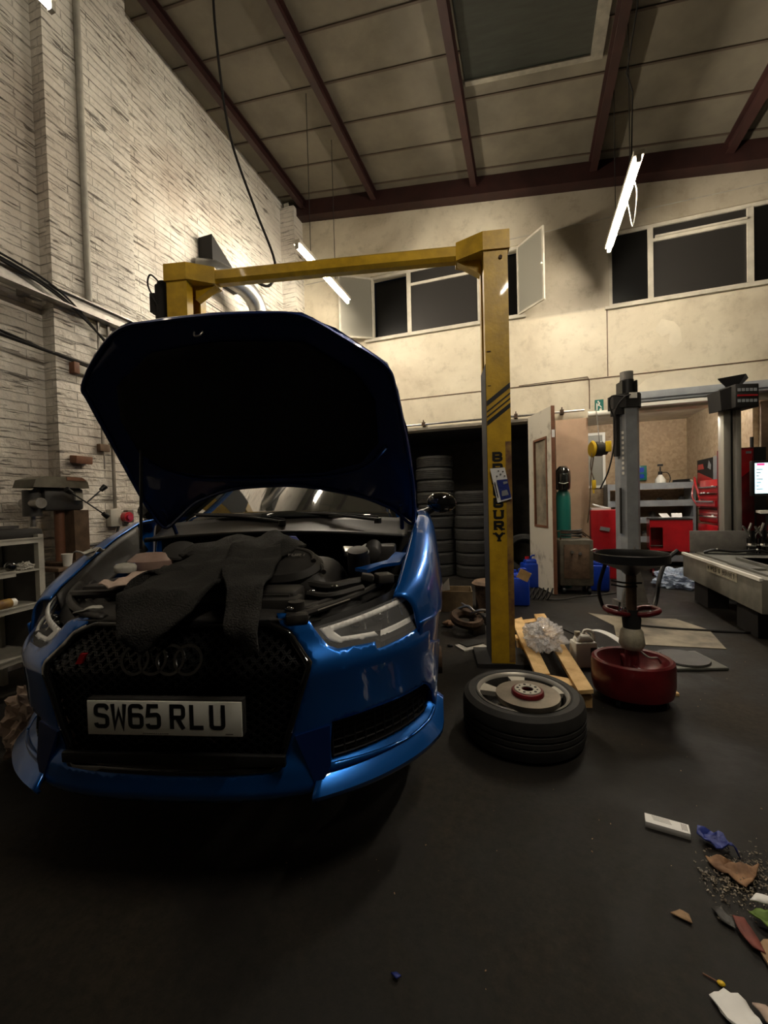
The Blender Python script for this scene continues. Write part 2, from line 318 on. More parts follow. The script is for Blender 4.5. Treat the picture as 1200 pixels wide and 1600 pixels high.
def patch(mb, outer, holes, h, fn, lip=None):
    """triangulated surface patch bounded by outer minus holes, mapped by fn(a,b)->point; lip: extrude rim along this vector fn"""
    loops = [dens(outer, h)]+[dens(q, h) for q in holes]
    pts = []; edges = []
    for lp in loops:
        k = len(pts); pts += lp; edges += [(k+i, k+(i+1) % len(lp)) for i in range(len(lp))]
    xs = [p[0] for p in outer]; ys = [p[1] for p in outer]
    def near(x, y):
        return any(hypot(x-q[0], y-q[1]) < h*.5 for q in pts[:NB])
    NB = len(pts); x = min(xs); row = 0
    add = []
    while x < max(xs):
        y = min(ys)+(h/2 if row % 2 else 0)
        while y < max(ys):
            if inpoly(x, y, outer) and not any(inpoly(x, y, q) for q in holes) and not near(x, y): add.append((x, y))
            y += h
        x += h*.87; row += 1
    pts += add
    vo, eo, fo, ov, oe, of = delaunay_2d_cdt([Vector(p) for p in pts], edges, [], 0, 1e-6)
    V = [mb.bm.verts.new(fn(v.x, v.y)) for v in vo]
    for f in fo:
        cx = sum(vo[i].x for i in f)/len(f); cy = sum(vo[i].y for i in f)/len(f)
        if inpoly(cx, cy, outer) and not any(inpoly(cx, cy, q) for q in holes):
            try: mb.bm.faces.new([V[i] for i in f])
            except ValueError: pass
    loose = [v for v in V if not v.link_faces]
    bmesh.ops.delete(mb.bm, geom=loose, context='VERTS')
    if lip:
        be = [e for v in V if v.is_valid for e in v.link_edges if len(e.link_faces) == 1]
        be = list(set(be)); g = bmesh.ops.extrude_edge_only(mb.bm, edges=be)
        for v in g['geom']:
            if isinstance(v, bmesh.types.BMVert): v.co += Vector(lip)
    return mb
def copy_tree(o, parent=None):
    c = o.copy(); COL.objects.link(c)
    if parent is not None: c.parent = parent; c.matrix_parent_inverse = o.matrix_parent_inverse
    for ch in [q for q in bpy.data.objects if q.parent == o]: copy_tree(ch, c)
    return c
# ---- stroke lettering
ARC = lambda cx, cy, rx, ry, a0, a1, n=8: [(cx+rx*cos(radians(a0+(a1-a0)*k/n)), cy+ry*sin(radians(a0+(a1-a0)*k/n))) for k in range(n+1)]
GL = {
 'S': [[(.58, .80)]+ARC(.46, .80, .12, .13, 0, 90, 4)+ARC(.20, .78, .13, .15, 90, 180, 4)+[(.07, .66)]+ARC(.2, .66, .13, .12, 180, 260, 4)+ARC(.45, .36, .13, .14, 75, 0, 4)+[(.58, .22)]+ARC(.45, .21, .13, .14, 0, -90, 4)+ARC(.2, .21, .13, .14, 270, 180, 4)],
 'W': [[(.06, 1), (.14, .05), (.33, .72), (.52, .05), (.60, 1)]],
 '6': [[(.58, .80)]+ARC(.45, .80, .13, .13, 0, 90, 4)+ARC(.2, .79, .13, .14, 90, 180, 4)+[(.07, .2)]+ARC(.2, .2, .13, .13, 180, 270, 4)+ARC(.45, .2, .13, .13, -90, 0, 4)+[(.58, .40)]+ARC(.45, .42, .13, .13, 0, 90, 4)+[(.08, .55)]],
 '5': [[(.56, .93), (.14, .93), (.09, .55), (.42, .58)]+ARC(.45, .44, .13, .14, 90, 0, 4)+[(.58, .21)]+ARC(.45, .2, .13, .13, 0, -90, 4)+ARC(.2, .2, .13, .13, 270, 180, 4)],
 'R': [[(.07, 0), (.07, .93), (.40, .93)]+ARC(.45, .80, .13, .13, 90, 0, 4)+[(.58, .60)]+ARC(.45, .6, .13, .13, 0, -90, 4)+[(.07, .47)], [(.30, .47), (.58, 0)]],
 'L': [[(.07, 1), (.07, .07), (.58, .07)]], 'U': [[(.07, 1), (.07, .2)]+ARC(.2, .2, .13, .13, 180, 270, 4)+ARC(.45, .2, .13, .13, -90, 0, 4)+[(.58, 1)]],
 'B': [[(.07, .07), (.07, .93), (.42, .93)]+ARC(.42, .72, .14, .21, 90, -90, 5)+[(.07, .51)], [(.4, .51)]+ARC(.42, .28, .16, .21, 90, -90, 5)+[(.07, .07)]],
 'A': [[(.05, 0), (.33, .98), (.61, 0)], [(.15, .32), (.51, .32)]], 'D': [[(.07, .07), (.07, .93), (.36, .93)]+ARC(.34, .68, .24, .25, 90, 0, 4)+ARC(.34, .32, .24, .25, 0, -90, 4)+[(.07, .07)]],
 'Y': [[(.05, 1), (.33, .5), (.61, 1)], [(.33, .5), (.33, 0)]], 'I': [[(.33, 0), (.33, 1)]], 'P': [[(.07, 0), (.07, .93), (.42, .93)]+ARC(.42, .7, .15, .23, 90, -90, 5)+[(.07, .47)]],
 'E': [[(.58, .93), (.07, .93), (.07, .07), (.58, .07)], [(.07, .5), (.5, .5)]], 'O': [ARC(.33, .5, .25, .43, 0, 360, 16)], 'N': [[(.07, 0), (.07, 1), (.58, 0), (.58, 1)]], 'T': [[(.05, .93), (.61, .93)], [(.33, .93), (.33, 0)]],
 '&': [[(.6, .05), (.2, .72), (.3, .93), (.42, .75), (.1, .3), (.25, .07), (.6, .4)]], 'V': [[(.05, 1), (.33, .03), (.61, 1)]], ' ': []}
SERIF = {'B': [(0, .2, 0), (0, .2, 1)], 'R': [(0, .24, 0), (0, .2, 1), (.42, .72, 0)], 'A': [(-.08, .22, 0), (.44, .74, 0)], 'D': [(0, .2, 0), (0, .2, 1)], 'U': [(-.06, .22, 1), (.44, .7, 1)], 'Y': [(.18, .48, 0), (-.08, .2, 1), (.46, .74, 1)]}
def letters(mb, txt, h, wid, stroke, pitch, fn, d=.001, serif=False, ph=None):
    """fn(a,b,depth)->3-D; text starts at a=0, baseline b=0; ph: glyph height for non-square strokes"""
    a0 = 0
    for ch in txt:
        for path in GL[ch]:
            P = [(a0+x*wid/.66, y*h) for x, y in path]
            L_, R_ = [], []
            for i in range(len(P)):
                p, q = P[max(i-1, 0)], P[min(i+1, len(P)-1)]
                d1 = Vector((P[i][0]-p[0], P[i][1]-p[1])); d2 = Vector((q[0]-P[i][0], q[1]-P[i][1]))
                if d1.length < 1e-9: d1 = d2.copy()
                if d2.length < 1e-9: d2 = d1.copy()
                d1.normalize(); d2.normalize(); t = d1+d2
                if t.length < .1: t = d1.copy()
                t.normalize(); n = Vector((-t.y, t.x)); k = stroke/2/max(.45, t.dot(d1))
                L_.append((P[i][0]+n.x*k, P[i][1]+n.y*k)); R_.append((P[i][0]-n.x*k, P[i][1]-n.y*k))
            for i in range(len(P)-1):
                q4 = [L_[i], L_[i+1], R_[i+1], R_[i]]
                if (q4[0][0]-q4[2][0])**2+(q4[0][1]-q4[2][1])**2 > 1e-12: mb.prism(q4, 0, d, fn)
        if serif:
            for x0, x1, e in SERIF.get(ch, []):
                X0, X1 = a0+x0*wid/.66, a0+x1*wid/.66; s_ = stroke*.55
                y0 = 0 if e == 0 else h-s_
                mb.prism([(X0, y0), (X1, y0), (X1, y0+s_), (X0, y0+s_)], 0, d*1.1, fn)
        a0 += pitch
    return mb

# ------------------------------------------------------------------ the hall
def zc(X): return 6.72-.14*(X+4.05)
XW, YB, XR, YF = -4.05, 6.8, 7.5, -5.0
mb = MB(); mb.lo(XW-.2, XR+.2, YF-.2, 10.6, -.2, 0); struct('floor', mb, 'floor')
def wall_xz(mb, x0, x1, y0, y1, z0, holes, top=zc):
    xs = sorted({x0, x1, *[h[0] for h in holes], *[h[1] for h in holes]}); zs = sorted({z0, 9, *[h[2] for h in holes], *[h[3] for h in holes]})
    for i in range(len(xs)-1):
        for j in range(len(zs)-1):
            a, b_, c, d = xs[i], xs[i+1], zs[j], zs[j+1]
            if any(h[0] <= (a+b_)/2 <= h[1] and h[2] <= (c+min(d, top(a)))/2 <= h[3] for h in holes): continue
            ta = min(d, top(a)); tb = min(d, top(b_))
            if ta <= c: continue
            mb.faces([(a, y0, c), (b_, y0, c), (b_, y0, tb), (a, y0, ta), (a, y1, c), (b_, y1, c), (b_, y1, tb), (a, y1, ta)],
                     [(0, 1, 2, 3), (7, 6, 5, 4), (0, 4, 5, 1), (1, 5, 6, 2), (2, 6, 7, 3), (3, 7, 4, 0)])
HOL = [(-2.5, -.05, 4.12, 5.2), (1.16, 4.6, 4.04, 5.1), (-2.7, .41, 0, 2.5), (.85, 2.98, 0, 2.52)]
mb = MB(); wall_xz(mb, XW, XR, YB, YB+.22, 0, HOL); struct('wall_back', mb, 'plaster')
mb = MB(); mb.lo(XW-.2, XW, YF, YB+.22, 0, 6.72); struct('wall_left', mb, 'brick')
mb = MB(); mb.lo(XW-.01, -3.9, 2.55, 3.38, 0, 6.70); struct('wall_left_pier', mb, 'brick')
mb = MB(); mb.lo(XW-.01, -3.78, 6.5, YB, 0, 6.55); mb.lo(-4.0, -3.9, 6.55, YB, 6.55, 6.66); struct('wall_left_corner_pier', mb, 'brick')
mb = MB(); mb.lo(XR, XR+.2, YF, YB+.2, 0, 5.2); struct('wall_right', mb, 'rcoat')
mb = MB(); wall_xz(mb, XW, XR, YF-.2, YF, 0, []); struct('wall_front', mb, 'rcoat')
mb = MB()
mb.faces([(x, y, zc(x)+dz) for dz in (0, .08) for x, y in ((XW-.2, YF-.2), (XR+.2, YF-.2), (XR+.2, YB+.22), (XW-.2, YB+.22))],
         [(0, 3, 2, 1), (4, 5, 6, 7), (0, 1, 5, 4), (1, 2, 6, 5), (2, 3, 7, 6), (3, 0, 4, 7)])
struct('ceiling', mb, 'roof')
n = 0
def trim(mb, m, smooth=False):
    global n; n += 1; return struct('trim_%d' % n, mb, m, smooth)
RX = [-3.65, -2.33, -.70, .95, 2.52, 4.1, 5.7]
def sl(mb, x0, x1, y0, y1, d0, d1):
    """box hung from the sloping ceiling between depths d0..d1 below it"""
    mb.faces([(x, y, zc(x)-d) for d in (d0, d1) for x, y in ((x0, y0), (x1, y0), (x1, y1), (x0, y1))],
             [(0, 1, 2, 3), (7, 6, 5, 4), (0, 4, 5, 1), (1, 5, 6, 2), (2, 6, 7, 3), (3, 7, 4, 0)])
for x in RX:                       # oxide red I-section rafters running towards the back wall
    mb = MB(); sl(mb, x-.045, x+.045, YF, 6.6, .135, .15); sl(mb, x-.012, x+.012, YF, 6.6, .012, .135); sl(mb, x-.06, x+.06, YF, 6.6, .002, .016); trim(mb, 'rust')
mb = MB(); sl(mb, -3.78, XR-.002, 6.6, 6.62, .02, .24); sl(mb, -3.78, XR-.002, 6.6, 6.79, .24, .262); sl(mb, -3.78, XR-.002, 6.6, 6.79, .002, .02); trim(mb, 'rust')
for k in range(-14, 5):            # dark joints between the roof boards
    y = 4.16+.5725*k
    for q in (((XW, -.615), (.845, XR-.002)) if 3.9 < y < 5.1 else ((XW, XR-.002),)):
        mb = MB(); sl(mb, q[0], q[1], y-.012, y+.012, .0005, .014); trim(mb, 'batten')
# skylight in the roof
t = thing('skylight', 'dark grimy skylight panel set between two red rafters in the sloping roof', 'skylight', (.1, 4.55, zc(.1)))
def skf(x0, x1, y0, y1, d0, d1, m, nm):
    mb = MB(); sl(mb, x0, x1, y0, y1, d0, d1); o = mb.build(nm, m, t, smooth=False); o.location = (-.1, -4.55, -zc(.1)); return o
skf(-.61, .72, 3.95, 5.06, .002, .012, 'skyl', 'glazing'); skf(.72, .84, 3.95, 5.06, .002, .03, 'roofl', 'frame'); skf(-.61, .84, 5.06, 5.12, .002, .03, 'roofl', 'frame')

# seams in the plaster
mb = MB(); mb.lo(XW+.3, XR-.01, YB-.006, YB, 3.03, 3.045); trim(mb, 'oldwood')
mb = MB(); mb.lo(1.12, 1.132, YB-.006, YB, 3.05, 4.0); trim(mb, 'oldwood')
mb = MB(); mb.lo(-2.7, .41, YB-.03, YB, 2.5, 2.545); trim(mb, 'white')
mb = MB(); mb.lo(-3.75, 4.3, YB-.005, YB, 5.30, 5.31); trim(mb, 'greyw')

M['shard'] = mat('shard_mix', (.34, .28, .20), .4, col2=(.03, .025, .02), vscale=60)
M['plasterp'] = mat('repaint_patch', (.72, .66, .52), .6, var=.12, vscale=4)
for P in ([(1.40, 2.62), (1.46, 2.82), (1.60, 2.95), (1.80, 3.0), (2.0, 3.01), (2.15, 2.95), (2.24, 2.83), (2.27, 2.7), (2.2, 2.62), (1.9, 2.6)], [(1.72, 3.62), (1.8, 3.76), (1.95, 3.70), (2.02, 3.6), (2.04, 3.42), (1.95, 3.34), (1.88, 3.42), (1.9, 3.55), (1.8, 3.52)]):
    mb = MB(); mb.prism(P, YB-.002, YB, lambda a, b_, d: (a, d, b_)); trim(mb, 'plasterp')
# ---- windows (left one with two open casements)
def pane(x0, x1, z0, z1, y, m, par, nm='pane'):
    mb = MB(); mb.lo(x0, x1, y, y+.006, z0, z1); return mb.build(nm, m, par, smooth=False)
w1 = thing('window_1', 'x', 'window'); del w1['label'], w1['category']; w1['kind'] = 'structure'
w2 = thing('window_2', 'x', 'window'); del w2['label'], w2['category']; w2['kind'] = 'structure'
def frame(par, x0, x1, z0, z1, y, t_=.045, d=.05, m='white'):
    mb = MB(); mb.lo(x0, x1, y, y+d, z1-t_, z1); mb.lo(x0, x1, y, y+d, z0, z0+t_); mb.lo(x0, x0+t_, y, y+d, z0+t_, z1-t_); mb.lo(x1-t_, x1, y, y+d, z0+t_, z1-t_); return mb.build('frame', m, par, smooth=False)
frame(w1, -2.5, -.05, 4.12, 5.2, YB+.03)
mb = MB(); mb.lo(-1.86, -1.79, YB+.03, YB+.08, 4.16, 5.16); mb.lo(-.70, -.63, YB+.03, YB+.08, 4.16, 5.16); mb.lo(-1.79, -.70, YB+.03, YB+.08, 4.93, 4.97); mb.build('mullion', 'white', w1, smooth=False)
pane(-1.79, -.7, 4.16, 4.93, YB+.05, 'nightp', w1); pane(-1.79, -.7, 4.97, 5.16, YB+.05, 'nightp', w1)
pane(-2.46, -1.86, 4.16, 5.16, YB+.19, 'night', w1); pane(-.63, -.09, 4.16, 5.16, YB+.19, 'night', w1)
mb = MB(); mb.lo(-2.6, .02, YB-.05, YB+.02, 4.08, 4.118); mb.build('sill', 'white', w1, smooth=False)
def casement(px, ang, w_, flip):
    c = bpy.data.objects.new('casement', None); COL.objects.link(c); c.parent = w1; c.location = (px, YB+.025, 4.14); c.rotation_euler = (0, 0, ang)
    s = -1 if flip else 1
    a, b_ = sorted((0, s*w_)); frame(c, a, b_, 0, 1.04, -.012, .03, .024); mb = MB(); mb.lo(a+.02, b_-.02, -.002, .002, .02, 1.02); mb.build('pane', 'obscure', c, smooth=False)
    mb = MB(); mb.lo(s*(w_-.02)-.01, s*(w_-.02)+.01, -.05, -.012, .5, .52); mb.build('catch', 'white', c, smooth=False)
casement(-2.46, radians(180+32), .60, False)
casement(-.09, radians(-48), .55, False)
frame(w2, 1.16, 4.6, 4.04, 5.1, YB+.03)
mb = MB(); mb.lo(1.655, 1.72, YB+.03, YB+.08, 4.08, 5.06); mb.lo(2.79, 2.86, YB+.03, YB+.08, 4.08, 5.06); mb.lo(3.95, 4.02, YB+.03, YB+.08, 4.08, 5.06)
mb.lo(1.72, 2.79, YB+.03, YB+.08, 4.86, 4.9); mb.lo(1.74, 2.78, YB+.0, YB+.03, 4.9, 4.925); mb.build('mullion', 'white', w2, smooth=False)
for a, b_ in ((1.2, 1.655), (1.72, 2.79), (2.86, 3.95), (4.02, 4.56)): pane(a, b_, 4.08, 5.06, YB+.055, 'nightp' if a in (1.72,) else 'night', w2)
mb = MB(); mb.lo(1.1, 4.7, YB-.04, YB+.02, 4.0, 4.038); mb.build('sill', 'white', w2, smooth=False)
# wall panel between the openings
mb = MB(); mb.lo(.41, .85, YB-.05, YB, 0, 2.47); struct('wall_back_panel', mb, 'peach')

# ---- dark tyre store and back workshop behind the back wall
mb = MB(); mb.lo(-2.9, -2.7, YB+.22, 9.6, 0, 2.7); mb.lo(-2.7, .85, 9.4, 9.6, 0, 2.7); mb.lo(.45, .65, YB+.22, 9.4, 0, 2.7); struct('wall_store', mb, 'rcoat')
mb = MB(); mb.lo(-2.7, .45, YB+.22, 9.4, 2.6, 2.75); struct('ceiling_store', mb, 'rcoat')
mb = MB(); mb.lo(.65, 3.2, 9.5, 9.7, 0, 1.78); mb.lo(.65, 3.2, 9.5, 9.7, 1.785, 2.9); struct('wall_workshop_back', mb, 'osb')
mb = MB(); mb.lo(2.91, 3.0, YB+.22, 9.5, 0, 2.9); struct('wall_workshop_right', mb, 'osb2')  # same board as the back, made paler to paint in its light
mb = MB(); mb.lo(.65, 2.91, YB+.22, 9.5, 2.78, 2.9); struct('ceiling_workshop', mb, 'white')
mb = MB(); mb.lo(2.9, 4.2, YB-.02, YB, 0, 2.5); struct('wall_back_boarding', mb, 'oldwood')
w3 = thing('window_3', 'x', 'window'); del w3['label'], w3['category']; w3['kind'] = 'structure'
frame(w3, 1.06, 1.5, 1.5, 2.62, 9.45, .05, .05, 'jug'); mb = MB(); mb.lo(1.11, 1.45, 9.47, 9.475, 1.55, 2.57); mb.build('pane', 'obscure', w3, smooth=False)
mb = MB(); mb.lo(1.11, 1.45, 9.455, 9.49, 2.2, 2.25); mb.build('transom', 'jug', w3, smooth=False)
t = thing('strip_light', 'cool strip light on the back workshop ceiling, out of sight behind the lintel', 'light', (1.9, 7.5, 2.70))
mb = MB(); mb.lo(-.75, .75, -.04, .04, .02, .08); mb.build('body', 'white', t, smooth=False)
mb = MB(); mb.tube([(-.72, 0, 0), (.72, 0, 0)], .016, smooth=False); mb.build('tube', 'tubeb', t)

# roller beam and white guide over the workshop opening
t = thing('shutter_beam', 'long grey horizontal beam above the workshop opening', 'beam', (1.2, 6.7, 2.55))
mb = MB(); mb.lo(0, 3.2, -.06, .09, .06, .2, .01); mb.lo(0, 3.2, -.075, -.06, .10, .12); mb.build('beam', 'ltgrey', t)
mb = MB(); mb.lo(0, 1.55, -.05, .08, .0, .045); mb.build('guide_strip', 'jug', t)
mb = MB(); mb.cyl((-.2, 0, .0), .045, .32, (0, pi/2, 0)); tag(mb.build('white_roller', 'jug'), 'short white roller tube under the wall beside the grey lift column', 'roller').location = (1.2, 6.68, 2.5)

# sliding-door rail with brackets and roller along the back wall
t = thing('sliding_door_rail', 'rusty pipe rail with clamp brackets running above the dark tyre store opening', 'rail', (-2.5, 6.72, 2.58))
mb = MB(); mb.tube([(0, 0, 0), (3.3, 0, 0)], .016, smooth=False); mb.build('rail_pipe', 'steel', t)
for x in (.9, 2.35, 3.0): mb = MB(); mb.lo(x-.025, x+.025, -.02, .08, -.03, .035); mb.lo(x-.008, x+.008, -.012, .012, .03, .07); mb.build('bracket', 'rusty', t, smooth=False)

# ---- hanging lamps
LN = 0
def lamp(x, y0, z, label, loop=False, tm='tube'):
    t = thing('tube_lamp', label, 'lamp', (x, y0, z), 0, 'hanging fluorescent lamps')
    L_ = 1.52
    mb = MB(); mb.lo(-.045, .045, 0, L_, .035, .085, .008); mb.build('housing', 'white', t)
    mb = MB(); mb.tube([(0, .02, 0), (0, L_-.02, 0)], .019, 12, False); mb.build('tube', tm, t)
    for yy in (.012, L_-.012): mb = MB(); mb.lo(-.02, .02, yy-.012, yy+.012, -.02, .04); mb.build('lamp_holder', 'greyw', t, smooth=False)
    for yy in (.35, L_-.45): mb = MB(); mb.tube([(0, yy, .085), (0, yy, zc(x)-z-.004)], .0045, 5, False); mb.build('suspension_wire', 'blackm', t)
    if loop: mb = MB(); mb.tube([(.02, .3, .03), (.05, .32, -.12), (.03, .4, -.38), (.01, .5, -.1), (0, .6, .03)], .005, 6); mb.build('cable_loop', 'white', t)
    return t
lamp(-2.56, 4.45, 4.4, 'lit fluorescent tube lamp crossing behind the yellow lift crossbeam')
lamp(1.02, 4.46, 4.4, 'brightest hanging fluorescent tube lamp, in front of the three-pane window on the right', True)
lamp(-2.7, .32, 4.38, 'tube lamp whose glowing tip shows at the top left corner', tm='tubew')
lamp(1.02, .33, 4.4, 'hanging tube lamp above the right foreground, just out of view overhead', tm='tubem')
# kinked conduit dropping from the roof beside the right lamp
mb = MB(); mb.tube([(1.02, 4.35, zc(1.02)), (1.02, 4.45, 5.75), (.99, 4.75, 5.45), (1.05, 4.8, 5.3), (1.03, 4.82, 4.5)], .007, 6, False)
tag(mb.build('lamp_flex', 'blackm'), 'kinked dark flex dropping from the roof to the right-hand lamp', 'cable')
mb = MB(); mb.tube([(-2.92, 3.56, zc(-2.9)), (-2.9, 3.56, 6.1), (-2.83, 3.56, 5.39), (-2.74, 3.58, 4.9), (-2.54, 3.63, 4.28), (-2.37, 3.68, 3.76), (-2.30, 3.45, 3.4), (-2.33, 3.12, 3.36)], .013, 8)
tag(mb.build('hanging_cable', 'blackm'), 'thick black cable hanging in a curve from the roof to the yellow crossbeam', 'cable')

# ------------------------------------------------------------------ left wall fittings
t = thing('wall_rail', 'grey steel angle rail fixed along the white brick wall', 'rail', (-3.89, 1.0, 3.13))
mb = MB(); mb.lo(0, .05, 0, 2.34, .12, .132); mb.lo(0, .012, 0, 2.34, 0, .12); mb.lo(0, .1, 0, 2.34, -.012, 0); mb.build('angle', 'steel', t, smooth=False)
mb = MB(); mb.lo(-.15, 0, .3, .34, 0, .1); mb.lo(-.15, 0, 1.35, 1.39, 0, .1); mb.build('bracket', 'steel', t, smooth=False)
for i, dz in enumerate((0, .02, .05)):
    mb = MB(); mb.tube([(-3.82, .9, 3.30+dz), (-3.83, 1.7, 3.29+dz*.7), (-3.83, 2.2, 3.26+dz), (-3.82, 2.6, 3.15+dz), (-3.83, 3.0, 2.92-dz*.5)], .009, 6)
    tag(mb.build('black_cable', 'blackm'), ('black cable sagging off the steel wall rail, lowest of three', 'black cable lying along the steel wall rail, middle of three', 'black cable along the steel wall rail, top of three')[i], 'cable', 'cables on the left wall')
for i in range(2):
    mb = MB(); mb.tube([(-3.87, 1.0, 2.73+.03*i), (-3.87, 1.9, 2.71+.04*i), (-3.87, 2.5, 2.68), (-3.87, 2.92, 2.66-.02*i)], .014-.003*i, 6)
    tag(mb.build('black_conduit', 'blackm'), ('thick black cable running low along the white brick pier', 'thinner black cable just above the thick one on the brick pier')[i], 'cable')
mb = MB(); mb.tube([(-3.87, 2.84, 6.6), (-3.87, 2.85, 3.27)], .028, 10, False); tag(mb.build('wall_pipe', 'greyw'), 'tall pale painted pipe running up the brick pier to the roof', 'pipe')
t = thing('wall_conduit', 'grey conduit pipe running down the brick pier to the red switch', 'pipe', (-3.87, 3.03, 1.32))
mb = MB(); mb.tube([(0, 0, 0), (0, 0, 1.85)], .016, 8, False); mb.build('pipe', 'steel', t)
mb = MB(); mb.lo(-.02, .02, -.03, .03, .62, .64); mb.lo(-.02, .02, -.03, .03, 1.2, 1.22); mb.build('saddle', 'steel', t, smooth=False)
t = thing('wall_conduit', 'shorter grey conduit stub ending at a brown junction box on the pier', 'pipe', (-3.87, 2.93, 1.9))
mb = MB(); mb.tube([(0, 0, 0), (0, 0, 1.25)], .014, 8, False); mb.build('pipe', 'steel', t)
mb = MB(); mb.lo(-.02, .03, -.05, .05, -.03, .04, .004); mb.build('junction_box', 'oldwood', t); mb = MB(); mb.tube([(.01, .0, -.03), (.01, 0, -.2)], .006); mb.build('hook', 'steel', t)
t = thing('isolator_switch', 'off-white wall switch box with a round red rotary knob', 'switch', (-3.9, 3.08, 1.22))
mb = MB(); mb.lo(0, .07, -.13, -.01, -.08, .09, .008); mb.build('box', 'greyw', t)
mb = MB(); mb.cyl((.095, .02, .01), .05, .06, (0, pi/2, 0), 20); mb.cyl((.13, .02, .01), .03, .03, (0, pi/2, 0)); mb.build('knob', 'red', t)
mb = MB(); mb.lo(0, .06, .06, .13, -.05, .08, .006); mb.build('socket', 'khaki', t)
mb = MB(); mb.tube([(.03, -.02, -.08), (.03, -.06, -.17), (.03, -.2, -.23), (.03, -.45, -.25)], .012); mb.build('cable', 'dgrey', t)
mb = MB(); mb.box((0, 0, 0), (.09, .15, .07), (0, .1, 0), .006); tag(mb.build('loose_brick', 'brown'), 'red-brown brick end sticking out of the white pier', 'brick').location = (-3.86, 2.71, 1.77)
t = thing('junction_box', 'small brown and white box under the low black cables on the pier', 'box', (-3.9, 2.66, 2.55))
mb = MB(); mb.lo(0, .07, 0, .05, 0, .1, .004); mb.build('brown_side', 'brown', t); mb = MB(); mb.lo(0, .06, .05, .16, .01, .08, .004); mb.build('white_cover', 'greyw', t)
# duct and dark hatch on the wall behind the lift
t = thing('extraction_duct', 'shiny bent metal duct coming out of the white brick wall', 'duct', (-3.7, 4.48, 4.0))
mb = MB(); mb.tube([(-.34, -.02, .45), (-.12, .1, .42), (.05, .42, .33), (.08, .66, .15), (.08, .74, -.25), (.08, .74, -.9)], .125, 18); mb.build('bend', 'duct', t)
mb = MB(); mb.lathe([(.13, -.012), (.14, 0), (.13, .012)], (.08, .74, -.2)); mb.build('collar', 'duct', t)
mb = MB(); mb.prism([(4.48, 4.42), (5.15, 4.42), (4.98, 4.56), (4.48, 4.86)], -4.04, -3.82, lambda a, b_, d: (d, a, b_)); tag(mb.build('wall_hatch', 'blackm', smooth=False), 'dark slanted steel flue plate on the brick wall above the duct', 'plate')
mb = MB(); mb.tube([(-3.86, 4.3, 3.95), (-3.84, 5.3, 3.93), (-3.72, 6.4, 3.98), (-3.5, 6.72, 4.02), (-3.3, 6.75, 4.04)], .006, 6); tag(mb.build('wall_wire', 'blackm'), 'thin wire strung along the brick wall behind the yellow crossbeam', 'wire')
mb = MB(); mb.tube([(-.2+.1, 6.78, 3.05), (.86, 6.78, 3.07), (.88, 6.78, 3.02), (.88, 6.78, 2.6)], .007, 6, False); tag(mb.build('surface_wire', 'oldwood'), 'thin conduit dropping down the plaster left of the grey lift column', 'wire')
t = thing('exit_sign', 'small green and white emergency exit sign under the plaster wall', 'sign', (1.0, 6.78, 2.62))
mb = MB(); mb.lo(-.05, .06, -.02, .015, -.07, .1); mb.build('panel', 'green', t, smooth=False)
mb = MB(); mb.sph((-.01, -.022, .07), .012, (1, .3, 1)); mb.box((0, -.022, .035), (.018, .004, .05), (0, .3, 0)); mb.box((.02, -.022, .0), (.012, .004, .04), (0, -.6, 0)); mb.lo(-.035, -.02, -.024, -.02, -.05, .05); mb.cyl((.02, -.022, -.045), .018, .004, (pi/2, 0, 0)); mb.build('pictogram', 'jug', t)

# ------------------------------------------------------------------ yellow two-post lift
LR = radians(12.17)
lift = thing('two_post_lift', 'yellow two-post car lift with overhead crossbeam and black diagonal stripes', 'car lift', (-.2, 3.33, 0), LR)
for k, cx in enumerate((0, -2.61)):
    mb = MB(); s = 1 if k == 0 else -1
    mb.lo(cx-.09, cx+.09, 0, .018, .03, 3.21); mb.lo(cx+s*.09, cx+s*.072, .018, .30, .03, 3.21); mb.lo(cx-.09, cx+.09, .285, .30, .03, 3.21)
    mb.lo(cx-s*.09, cx-s*.078, .018, .09, .03, 3.21); mb.lo(cx-s*.09, cx-s*.078, .21, .285, .03, 3.21)
    post = mb.build('post', 'yellow', lift, smooth=False)
    mb = MB(); mb.lo(cx-s*.0935, cx-s*.0902, .002, .30, .04, 2.35); mb.build('track_cover', 'blackm', post, smooth=False)
    mb = MB(); mb.lo(cx-s*.08, cx-s*.03, .06, .27, .05, 2.35); mb.build('carriage_track', 'blackm', post, smooth=False)
    mb = MB(); mb.lo(cx-.2, cx+.2, -.02, .36, 0, .03); mb.build('base_plate', 'blackm', post, smooth=False)
    # capped head with bracket narrowing to the beam
    mb = MB(); i_ = -s
    P = [(cx+s*.105, -.015), (cx-s*.095, -.015), (cx-s*.29, .095), (cx-s*.29, .225), (cx-s*.095, .31), (cx+s*.105, .31)]
    mb.prism(P, 3.21, 3.35, lambda a, b_, d: (a, b_, d)); o = mb.build('post_cap', 'yellow', post, smooth=False)
    mb = MB(); mb.prism([(cx-s*.1, 3.21), (cx-s*.28, 3.21), (cx-s*.1, 3.10)], .12, .20, lambda a, b_, d: (a, d, b_)); mb.build('gusset', 'yellow', post, smooth=False)
mb = MB()
mb.prism([(.10, 3.25), (.10, 3.32), (.13, 3.345), (.19, 3.345), (.22, 3.32), (.22, 3.25), (.19, 3.225), (.13, 3.225)], -2.4, -.2, lambda a, b_, d: (d, a, b_)); mb.build('crossbeam', 'yellow', lift, smooth=False)
mb = MB(); mb.cyl((-.02, .15, 3.365), .05, .03, None, 20); mb.build('cap_plug', 'rusty', lift)
mb = MB(); mb.cyl((.035, -.004, 3.15), .014, .014, (pi/2, 0, 0), 16); mb.build('bolt', 'rusty', lift)
mb = MB()
